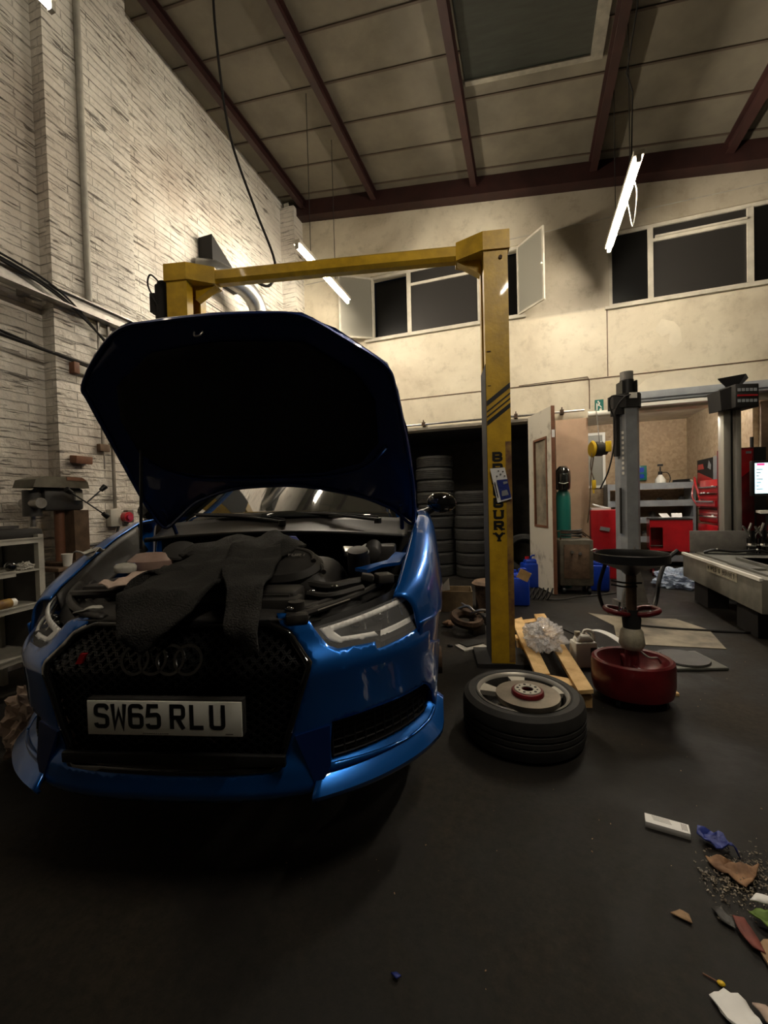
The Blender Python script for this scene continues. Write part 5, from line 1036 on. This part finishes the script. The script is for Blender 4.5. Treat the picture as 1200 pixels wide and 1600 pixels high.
mb = MB(); mb.prism([(-.335, .555), (-.315, .555), (-.295, .59), (-.315, .59)], -.0, .012, lambda a, b_, d: (a, .035+d, b_)); mb.build('red_badge', 'red', car, smooth=False)
mb = MB(); mb.lo(-.38, .40, .012, .03, .225, .262, .004); mb.build('lower_grille_bar', 'black', car)
# number plate
mb = MB(); mb.lo(-.262+.02, .262+.02, -.028, -.002, .35, .468, .003); mb.build('plate_holder', 'blackm', car)
mb = MB(); mb.box((.02, -.031, .407), (.52, .004, .111), None, .0012); pl = mb.build('number_plate', 'plate', car)
def pf(a, b_, d): return (-.215+a, -.033-d, .3735+b_)
mb = MB(); letters(mb, 'SW65', .079, .050, .0135, .0587, pf, .001); letters(mb, 'RLU', .079, .050, .0135, .066, lambda a, b_, d: pf(a+.258, b_, d), .001); mb.build('registration_letters', 'ink', pl, smooth=False)
mb = MB()
for k in range(14): mb.lo(-.05+.0062*k, -.0455+.0062*k, -.0336, -.033, .3562, .3595)
mb.lo(.225, .25, -.0336, -.033, .358, .3605); mb.build('maker_line', 'grey', pl, smooth=False)
# headlights
for s in (1, -1):
    H = [(s*a, b_) for a, b_ in HEAD]
    mb = MB(); patch(mb, H, [], .03, lambda a, b_: S(a, b_, .07)); hl = mb.build('headlight', 'black', car)
    hl['label'] = 'clear angular headlight with pale light guide, %s side in the photo' % ('right' if s > 0 else 'left')
    mb = MB(); patch(mb, H, [], .016, lambda a, b_: S(a, b_, .0)); mb.build('lens', 'dlens', hl)
    O_ = [(.54, .638), (.84, .674), (1.125, .703), (1.14, .69), (1.10, .635), (1.045, .602), (.80, .582), (.60, .590), (.575, .598)]
    I_ = [(.592, .626), (.84, .657), (1.095, .684), (1.105, .67), (1.075, .638), (1.03, .616), (.80, .597), (.62, .603)]
    mb = MB(); patch(mb, [(s*a, b_) for a, b_ in O_], [[(s*a, b_) for a, b_ in I_]], .010, lambda a, b_: S(a, b_, .014)); o = mb.build('light_guide', 'drl', hl); md = o.modifiers.new('t', 'SOLIDIFY'); md.thickness = .008; md.offset = 0
    mb = MB()
    for c0, c1 in (((.74, .605), (.76, .645)), ((.86, .607), (.90, .655)), ((.96, .62), (.985, .668))):
        mb.tube([S(s*c0[0], c0[1], .03), S(s*c1[0], c1[1], .045)], .004, 6, False); mb.build('divider', 'chrome', hl); mb = MB()
    mb.bm.free()
    for a, b_, r in ((.71, .625, .022), (.83, .632, .024), (1.0, .65, .018)):
        mb = MB(); p = S(s*a, b_, .05); mb.sph(p, r, (1, .7, .8)); mb.build('projector', 'refl', hl)
    mb = MB(); patch(mb, [(s*a, b_) for a, b_ in ((.59, .584), (.80, .575), (1.03, .592), (1.0, .575), (.78, .560), (.76, .578))], [], .02, lambda a, b_: S(a, b_, .02)); mb.build('indicator_strip', 'refl', hl)
# wings (fenders) with shoulder line
def fen(v):   # section at distance v behind the nose
    ui = itp(v, [.38, .45, .7, .9, 1.15, 1.5, 1.9], [.745, .765, .80, .825, .855, .86, .86]); zi = itp(v, [.38, .45, .7, .9, 1.15, 1.5, 1.9], [.70, .735, .845, .925, 1.0, 1.03, 1.03])
    uo = itp(v, [.38, .5, .64, .8, 1.0, 1.9], [.84, .905, .938, .952, .957, .95])
    return ui, zi, uo
def arch(v):
    d = .36**2-(v-.92)**2; return .32+sqrt(d) if d > 0 else .0
for s in (1, -1):
    mb = MB()
    def ff(a, b_, s=s):
        v = .38+a*1.05; ui, zi, uo = fen(v)
        zb = max(arch(v), .44 if v < .6 else .16)
        P = [Vector((ui, v, zi)), Vector((ui+(uo-ui)*.45, v, zi-.004)), Vector((ui+(uo-ui)*.82, v, zi-.045)), Vector((uo, v, zi-.14)), Vector((uo+.012, v, min(zi-.22, .66))), Vector((uo+.008, v, max(zb, .58))), Vector((uo-.002, v, zb))]
        if P[5].z > P[4].z: P[4].z = P[5].z+.01
        q = b_*6; i = min(5, int(q)); q -= i
        p0 = P[max(i-1, 0)]; p1, p2 = P[i], P[i+1]; p3 = P[min(i+2, 6)]
        r = .5*((2*p1)+(p2-p0)*q+(2*p0-5*p1+4*p2-p3)*q*q+(3*p1-p0-3*p2+p3)*q**3); r.x *= s; return r
    mb.grid(ff, 42, 30); mb.build('wing', 'blue', car, solid=.008, ang=60)
    mb = MB(); mb.cyl((s*.79, .92, .34), .35, .22, (0, pi/2, 0), 32); mb.build('wheel_arch_liner', 'blackm', car)
    mb = MB(); mb.cyl((s*.90, .92, .24), .07, .12, (0, pi/2, 0), 20); mb.box((s*.88, .92, .36), (.06, .14, .2), None, .02); mb.build('bare_hub', 'rusty', car)
    # inner apron; the left one's shade is put in as a darker material
    mb = MB()
    def ap(a, b_, s=s):
        v = .42+a*.68; ui, zi, uo = fen(v); return Vector((s*(ui-.005-.06*b_-.012*sin(9*a)*b_), v, zi-.006-.085*sin(b_*pi/2)-.06*b_))
    mb.grid(ap, 16, 6); mb.build('inner_apron', 'blue' if s > 0 else 'eng', car, solid=.006)
    # door and sill side
    mb = MB()
    def sd(a, b_, s=s):
        v = 1.44+a*2.75; z = .18+b_*.84; uo = .95-.10*max(0, (a-.75)/.25)**2; arc_ = 0
        c = .012*sin(b_*pi)-.09*max(0, (b_-.72)/.28)**2
        zc_ = z
        if (v-3.55)**2+(z-.32)**2 < .36**2: zc_ = .32+sqrt(max(0, .36**2-(v-3.55)**2))
        return Vector((s*(uo+c-.01), v, zc_))
    mb.grid(sd, 60, 16); mb.build('body_side', 'blue', car, solid=.01, ang=60)
    mb = MB(); mb.lathe([(.2, -.09), (.29, -.11), (.325, -.08), (.325, .08), (.29, .11), (.2, .09)], (s*.84, 3.55, .32), (0, pi/2, 0), 40, closed=True); wh = mb.build('rear_tyre', 'rubber', car)
    mb = MB(); mb.cyl((s*.86, 3.55, .32), .21, .14, (0, pi/2, 0), 32); mb.build('rear_rim', 'alu', wh)
    # mirror
    mb = MB(); mb.sph((s*1.015, 1.50, 1.075), .095, (1.05, .55, .72), (0, s*.12, 0), 24); mr = mb.build('door_mirror', 'blackg', car)
    mb = MB(); mb.lathe([(.0, 0), (.09, 0), (.085, -.03)], (s*1.02, 1.525, 1.075), (pi/2, 0, 0), 24, sy=.7); mb.build('mirror_shell', 'chrome', mr)
    mb = MB(); mb.tube([(s*.86, 1.52, 1.0), (s*.92, 1.51, 1.02), (s*.96, 1.5, 1.04)], .025, 8); mb.build('mirror_stalk', 'black', mr)
# greenhouse
mb = MB()
def ws(a, b_):
    x = (a-.5)*2; hw = .72*(1-b_)+.56*b_; v = 1.18+.16*x*x*(1-b_)*1.2+b_*.82+.05*x*x*b_; z = .985+b_*.40+.03*(1-x*x); return Vector((x*hw, v, z))
mb.grid(ws, 24, 12); mb.build('windscreen', 'glass', car, solid=.005)
mb = MB()
def rf(a, b_):
    x = (a-.5)*2; v = 2.0+b_*2.0; z = 1.385+.035*(1-x*x)+.02*sin(b_*pi)-.35*max(0, (b_-.75)/.25)**1.6; hw = .56-.02*b_; return Vector((x*hw, v, z))
mb.grid(rf, 16, 24); mb.build('roof', 'blue', car, solid=.01)
for s in (1, -1):
    mb = MB()
    def sg(a, b_, s=s):
        v = 1.36+a*2.55; top = 1.385-.35*max(0, (a-.8)/.2)**1.6; z0 = 1.02; z1 = min(top, 1.02+max(0, (v-1.36)/.68)*.37); z = z0+(z1-z0)*b_; u = .84-(.84-.56)*((z-1.0)/.40 if z > 1 else 0); return Vector((s*u, v, z))
    mb.grid(sg, 30, 6); mb.build('side_glass', 'glass', car, solid=.004)
    mb = MB(); mb.tube([(s*.80, 1.28, 1.0), (s*.70, 1.62, 1.22), (s*.57, 2.0, 1.395)], .024, 8); mb.build('windscreen_pillar', 'blue', car)
mb = MB(); mb.box((0, 4.05, .62), (1.7, .25, .8), None, .08); mb.build('tailgate', 'blue', car)
mb = MB(); mb.lo(-.82, .82, 1.3, 4.1, .17, .9); mb.lo(-.6, .6, .45, 1.3, .17, .45); mb.build('underbody', 'blackm', car, smooth=False)
# cowl and wipers
mb = MB()
def cw_(a, b_):
    x = (a-.5)*2; v = .98+.10*x*x+b_*.24; z = .885+b_*.095+.035*(1-x*x)-.015*sin(b_*pi); return Vector((x*.79, v, z))
mb.grid(cw_, 24, 6); mb.build('cowl_panel', 'eng', car, solid=.006)
mb = MB(); mb.tube([(-.76, 1.05, .90), (-.4, .97, .925), (0, .95, .935), (.4, .97, .925), (.76, 1.05, .895)], .012, 8); mb.build('cowl_seal', 'black', car)
for x0, x1 in ((-.55, .05), (.0, .62)):
    mb = MB(); mb.tube([(x1, 1.13, .985), ((x0+x1)/2, 1.2, 1.022), (x0, 1.25, 1.035)], .010, 6); mb.tube([(x1, 1.17, 1.0), ((x0+x1)/2-.02, 1.235, 1.033), (x0-.03, 1.28, 1.043)], .006, 6); mb.cyl((x1, 1.12, .98), .022, .03); mb.build('wiper', 'black', car)
mb = MB(); mb.box((.36, 1.17, 1.012), (.08, .012, .006), (0, 0, .05)); mb.build('wiper_clip', 'chrome', car)

# ---- raised bonnet
BN = [(-.666, -.011), (-.717, .131), (-.752, .45), (-.766, .771), (-.757, .855), (-.620, .992), (-.455, 1.099), (-.259, 1.120), (-.022, 1.128), (.177, 1.124), (.372, 1.107), (.554, 1.004), (.731, .876), (.774, .749), (.820, .446), (.847, .173), (.835, -.011), (.736, .069), (.631, .124), (.526, .162), (.315, .207), (.138, .230), (-.045, .228), (-.197, .216), (-.362, .169), (-.453, .128), (-.559, .048)]
BA = radians(56); bh = Vector((0, 1.10, .99)); bd = Vector((0, -cos(BA), sin(BA))); bo = Vector((0, sin(BA), cos(BA)))
def bonf(a, b_, o=0.):
    e = min(abs(a-.03)/.80, 1); crown = .045*(1-e*e)+.03*sin(max(0, min(1, b_/1.1))*pi)
    return bh+Vector((a, 0, 0))+bd*b_+bo*(crown+o-.03)
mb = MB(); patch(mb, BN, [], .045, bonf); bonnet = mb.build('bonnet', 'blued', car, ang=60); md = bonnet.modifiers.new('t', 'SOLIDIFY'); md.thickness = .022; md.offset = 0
mb = MB()
for i in range(len(BN)): pass
rim = [Vector(bonf(a*.985+.0005, b_*.985+.006, -.012)) for a, b_ in BN]
mb.tube(rim, .010, 6, True, True); mb.build('bonnet_rim', 'blued', bonnet)
PADP = [(-.52, .38), (-.36, .325), (-.15, .31), (.1, .305), (.35, .315), (.56, .37), (.66, .48), (.66, .70), (.58, .84), (.36, .99), (-.02, 1.01), (-.36, .98), (-.58, .84), (-.64, .66), (-.62, .48)]
mb = MB(); patch(mb, PADP, [], .05, lambda a, b_: bonf(a, b_, -.020)); o = mb.build('insulation_pad', 'pad', bonnet); md = o.modifiers.new('t', 'SOLIDIFY'); md.thickness = .014; md.offset = 0
mb = MB(); mb.tube([bonf(a, b_, -.018) for a, b_ in ((-.60, .42), (-.5, .345), (-.34, .295), (-.1, .278), (.15, .275), (.38, .285), (.58, .34), (.70, .46))], .011, 8); mb.build('stiffening_ridge', 'blued', bonnet)
mb = MB(); c = bonf(-.10, 1.05, -.03); mb.tube([c+Vector((-.02, 0, .01)), c+Vector((-.012, -.015, -.012)), c+Vector((.012, -.015, -.012)), c+Vector((.02, 0, .01))], .004, 6); mb.build('striker', 'steel', bonnet)
for s in (-.62, .76):
    mb = MB(); mb.tube([(s, 1.14, .93), (s, 1.10, .99), bonf(s, .12, -.02)], .012, 6); mb.build('hinge', 'blued', bonnet)
mb = MB(); mb.tube([(-.63, .82, .87), bonf(-.60, .5, -.03)], .008, 6, False); mb.build('gas_strut', 'black', bonnet)

# ---- engine bay
mb = MB()
def slp(a, b_):
    x = (a-.5)*2; s_ = abs(x)*.50; p = S(s_*(1 if x >= 0 else -1), .68, 0); v = p.y+.0+b_*.17; z = .682-.012*abs(x)**3+.028*b_; return Vector((p.x, v, z))
mb.grid(slp, 30, 5); mb.build('slam_panel', 'eng', car, solid=.012)
mb = MB(); mb.lo(-.02, .38, .24, .40, .68, .755, .02); mb.lo(.12, .40, .20, .30, .66, .735, .012); mb.build('air_intake_box', 'eng', car)
mb = MB(); mb.lo(.05, .36, .235, .245, .70, .745); mb.build('intake_lip', 'dgrey', car)
mb = MB()
def ecf(a, b_):
    x = -.02+a*.50; y = .42+b_*.42; e = min(1, max(abs((a-.5)*2), abs((b_-.5)*2))); return Vector((x, y, .80+.035*(b_)-.11*e**6-.02*abs((a-.5)*2)**2))
mb.grid(ecf, 24, 24); mb.build('engine_cover', 'eng', car, solid=.01)
mb = MB(); 
for v0, r0, z0 in ((.47, .20, .79), (.50, .15, .835)): mb.tube([(.24+r0*cos(pi*k/14), v0+.12*sin(pi*k/14), z0+.04*sin(pi*k/14)) for k in range(15)], .012, 8)
mb.build('intake_scroll', 'dgrey', car)
mb = MB(); mb.lathe([(.0, .0), (.17, .0), (.175, .05), (.15, .075), (.06, .082), (0, .082)], (.25, .55, .765), (.42, 0, 0), 36, sy=.75); ic = mb.build('intake_cover', 'eng', car)
mb = MB(); letters(mb, 'EVENTURI', .018, .02, .0042, .0235, lambda a, b_, d: Vector((.165+a, .522+b_*.93-.0, .854+b_*.42+d)), .002); mb.build('embossed_lettering', 'grey', ic, smooth=False)
mb = MB(); mb.lathe([(0, 0), (.045, 0), (.045, .03), (.03, .05), (0, .055)], (.15, .95, .86), None, 20); mb.build('coolant_cap', 'bluecap', car)
mb = MB(); mb.lo(.55, .73, .86, 1.0, .74, .86, .012); mb.build('fuse_box', 'dgrey', car)
mb = MB(); mb.cyl((.56, .72, .78), .055, .14, (.3, 0, 0), 20); mb.cyl((.56, .69, .85), .05, .02, (.3, 0, 0), 20)
for k in range(6): mb.lathe([(.035, 0), (.043, .005), (.035, .01)], (.62, .76+.02*k, .83+.004*k), (pi/2-.2, 0, 0), 16)
mb.build('air_hose', 'eng', car)
mb = MB(); mb.box((.50, .80, .84), (.06, .10, .03), (.2, .1, .3), .008); mb.build('alloy_bracket', 'steel', car)
mb = MB(); mb.tube([(.41, .15, .685), (.52, .26, .70), (.62, .40, .715), (.70, .52, .74)], .014, 8); mb.tube([(.40, .20, .69), (.50, .32, .70), (.60, .46, .72)], .016, 8); mb.build('lamp_top_duct', 'eng', car)
mb = MB(); mb.tube([(.46, .20, .702), (.56, .31, .714)], .004, 6, False); mb.tube([(.48, .185, .697), (.58, .30, .710)], .003, 6, False); mb.build('bright_trim', 'steel', car)
mb = MB(); mb.tube([(.38, .46, .74), (.48, .42, .735), (.56, .45, .745), (.66, .5, .75)], .02, 8); mb.tube([(.40, .36, .72), (.50, .32, .72), (.62, .40, .735)], .014, 8); mb.box((.70, .48, .76), (.07, .08, .04), (0, 0, .4), .008); mb.box((.63, .47, .765), (.05, .05, .03), (0, .2, .2), .006); mb.build('hose_run', 'dgrey', car)
mb = MB(); mb.box((.41, .16, .68), (.08, .08, .035), (0, 0, .3), .008); mb.cyl((.40, .19, .715), .03, .03); mb.box((.43, .24, .69), (.08, .05, .03), (.2, 0, .5), .006); mb.build('latch_bracket', 'eng', car)
for p, r in (((.395, .12, .722), .011), ((.51, .36, .75), .012), ((.43, .30, .745), .009)):
    mb = MB(); mb.sph(p, r, (1.4, .8, .6)); mb.build('bright_clip', 'chrome', car)
mb = MB(); mb.prism([(.62, .55), (.68, .64), (.76, .68), (.79, .86), (.73, .88), (.70, .72), (.60, .62), (.56, .585)], .775, .79, lambda a, b_, d: (a, b_, d+.12*(b_-.6))); mb.build('blue_strut_brace', 'blue', car, smooth=False)
# left side of the bay
mb = MB()
def lhh(a, b_): return Vector((-.30-.44*a, .12+.40*a*a+.22*b_, .685+.055*a+.012*sin(b_*18)-.03*b_))
mb.grid(lhh, 14, 20); mb.build('lamp_rear_housing', 'eng', car, solid=.01)
mb = MB(); mb.lo(-.62, -.36, .40, .62, .66, .755, .015); mb.tube([(-.6, .34, .73), (-.5, .30, .74), (-.4, .33, .74), (-.33, .42, .76)], .018, 8); mb.build('battery_cover', 'eng', car)
mb = MB(); mb.lathe([(0, 0), (.10, 0), (.115, .03), (.115, .09), (.07, .125), (0, .13)], (-.52, .74, .73), None, 24, sy=.8); mb.build('washer_reservoir', 'res', car)
mb = MB(); mb.cyl((-.58, .63, .80), .042, .035, None, 20); mb.build('reservoir_cap', 'bluecan', car)
mb = MB(); mb.lathe([(.075, -.008), (.083, 0), (.075, .008)], (-.40, .80, .86), (.5, .2, 0), 24); mb.cyl((-.40, .81, .85), .07, .02, (.5, .2, 0), 24); mb.build('hose_clamp', 'dgrey', car)
mb = MB(); mb.lo(-.70, .70, .25, 1.0, .50, .60); mb.build('engine_block', 'blackm', car, smooth=False)
mb = MB(); mb.lo(-.30, -.05, .55, .90, .70, .82, .03); mb.tube([(-.3, .5, .8), (-.1, .45, .8), (0, .5, .8)], .025, 8); mb.build('cam_cover', 'eng', car)

# ---- things lying on the engine bay (same placement frame as the car, raised .22)
def carp(u, v, w): return (-1.147+u*cos(TH)-v*sin(TH), 1.040+u*sin(TH)+v*cos(TH), w+.22)
def lay(mb, name, m, label, cat, solid=.006):
    o = mb.build(name, m, solid=solid, ang=70); o.location = (-1.147, 1.040, .22); o.rotation_euler = (0, 0, TH); tag(o, label, cat); return o
def sm(x): x = max(0, min(1, x)); return x*x*(3-2*x)
def drape(a, q, lift=0, sd=0):
    f = .028*noise.noise(Vector((a*7+sd, q*5, sd)))+.016*noise.noise(Vector((a*16+sd, q*9+4, sd)))+.010*sin(a*26+q*9+sd*3)
    if q >= 0: v = .06+q; w = .745+.155*q+lift+f
    else: v = .06-.085*sm(-q/.09); w = .745+q*.97+lift*.5; v += f*.9-lift*.3
    return Vector((a, v, w+(.012 if q >= 0 else 0)))
mb = MB()
JA = [(-.34, .78), (-.25, .86), (.02, .86), (.16, .80), (.30, .66), (.27, .50), (.24, .42), (.235, .26), (.16, .12), (.10, -.02), (.0, -.115), (-.045, -.155), (-.085, -.12), (-.135, -.06), (-.195, .0), (-.235, .08), (-.245, .18), (-.28, .30), (-.20, .34), (-.16, .42), (-.30, .56)]
patch(mb, JA, [], .022, lambda a, b_: drape(a, b_, .035*sm(min((a+.3)*6, 1)), 1.0))
JB = [(.0, .50), (.10, .56), (.22, .52), (.27, .36), (.30, .16), (.325, .0), (.345, -.08), (.35, -.145), (.32, -.165), (.275, -.15), (.24, -.09), (.215, -.02), (.15, .08), (.06, .26)]
patch(mb, JB, [], .022, lambda a, b_: drape(a, b_, .055, 3.0))
def cuff(a, b_):
    th = a*2*pi; c = Vector((-.20, .20, .775)); r = .062*(1-.25*b_); return c+Vector((r*cos(th)*1.15+.09*b_, r*.8*sin(th)+.06*b_, .03*sin(th)+.02*b_+r*.5*sin(th)))
mb.grid(cuff, 20, 6)
lay(mb, 'jacket', 'jacket', 'black fleece jacket slumped over the engine bay and hanging over the grille', 'jacket', .012)
def rag(P, base, label, m, nm, cat, sd, amp=.02):
    mb = MB(); patch(mb, P, [], .014, lambda a, b_: Vector((a, b_, base(b_)+amp*noise.noise(Vector((a*22+sd, b_*22, sd)))+amp*.5)))
    return lay(mb, nm, m, label, cat, .005)
rag([(-.44, .28), (-.42, .38), (-.36, .47), (-.30, .45), (-.27, .40), (-.36, .27)], lambda y: .735+.09*y, 'crumpled cream cloth in the engine bay below the white reservoir lid', 'pink', 'cloth_rag', 'rag', 1.2, .035)
rag([(-.27, .22), (-.30, .33), (-.22, .38), (-.16, .29), (-.17, .22)], lambda y: .755+.09*y, 'pinkish cloth triangle showing beside the black jacket', 'pink', 'cloth_rag', 'rag', 4.2, .03)
rag([(-.43, .14), (-.42, .18), (-.37, .21), (-.34, .18), (-.39, .14)], lambda y: .695+.05*y, 'small white crumpled tissue at the front of the engine bay', 'cloth', 'tissue', 'tissue', 2.2, .02)
rag([(-.86, .64), (-.83, .72), (-.77, .74), (-.76, .67), (-.81, .65)], lambda y: .82+.06*y, 'torn white wad of tissue on the far wing edge', 'cloth', 'tissue', 'tissue', 6.2, .04)
mb = MB(); mb.lathe([(0, 0), (.045, 0), (.047, .02), (.04, .028), (0, .03)], (-.50, .52, .80), (.1, .1, 0), 24); lay(mb, 'lid', 'cloth', 'round pale plastic lid lying in the engine bay beneath the blue cap', 'lid', 0)
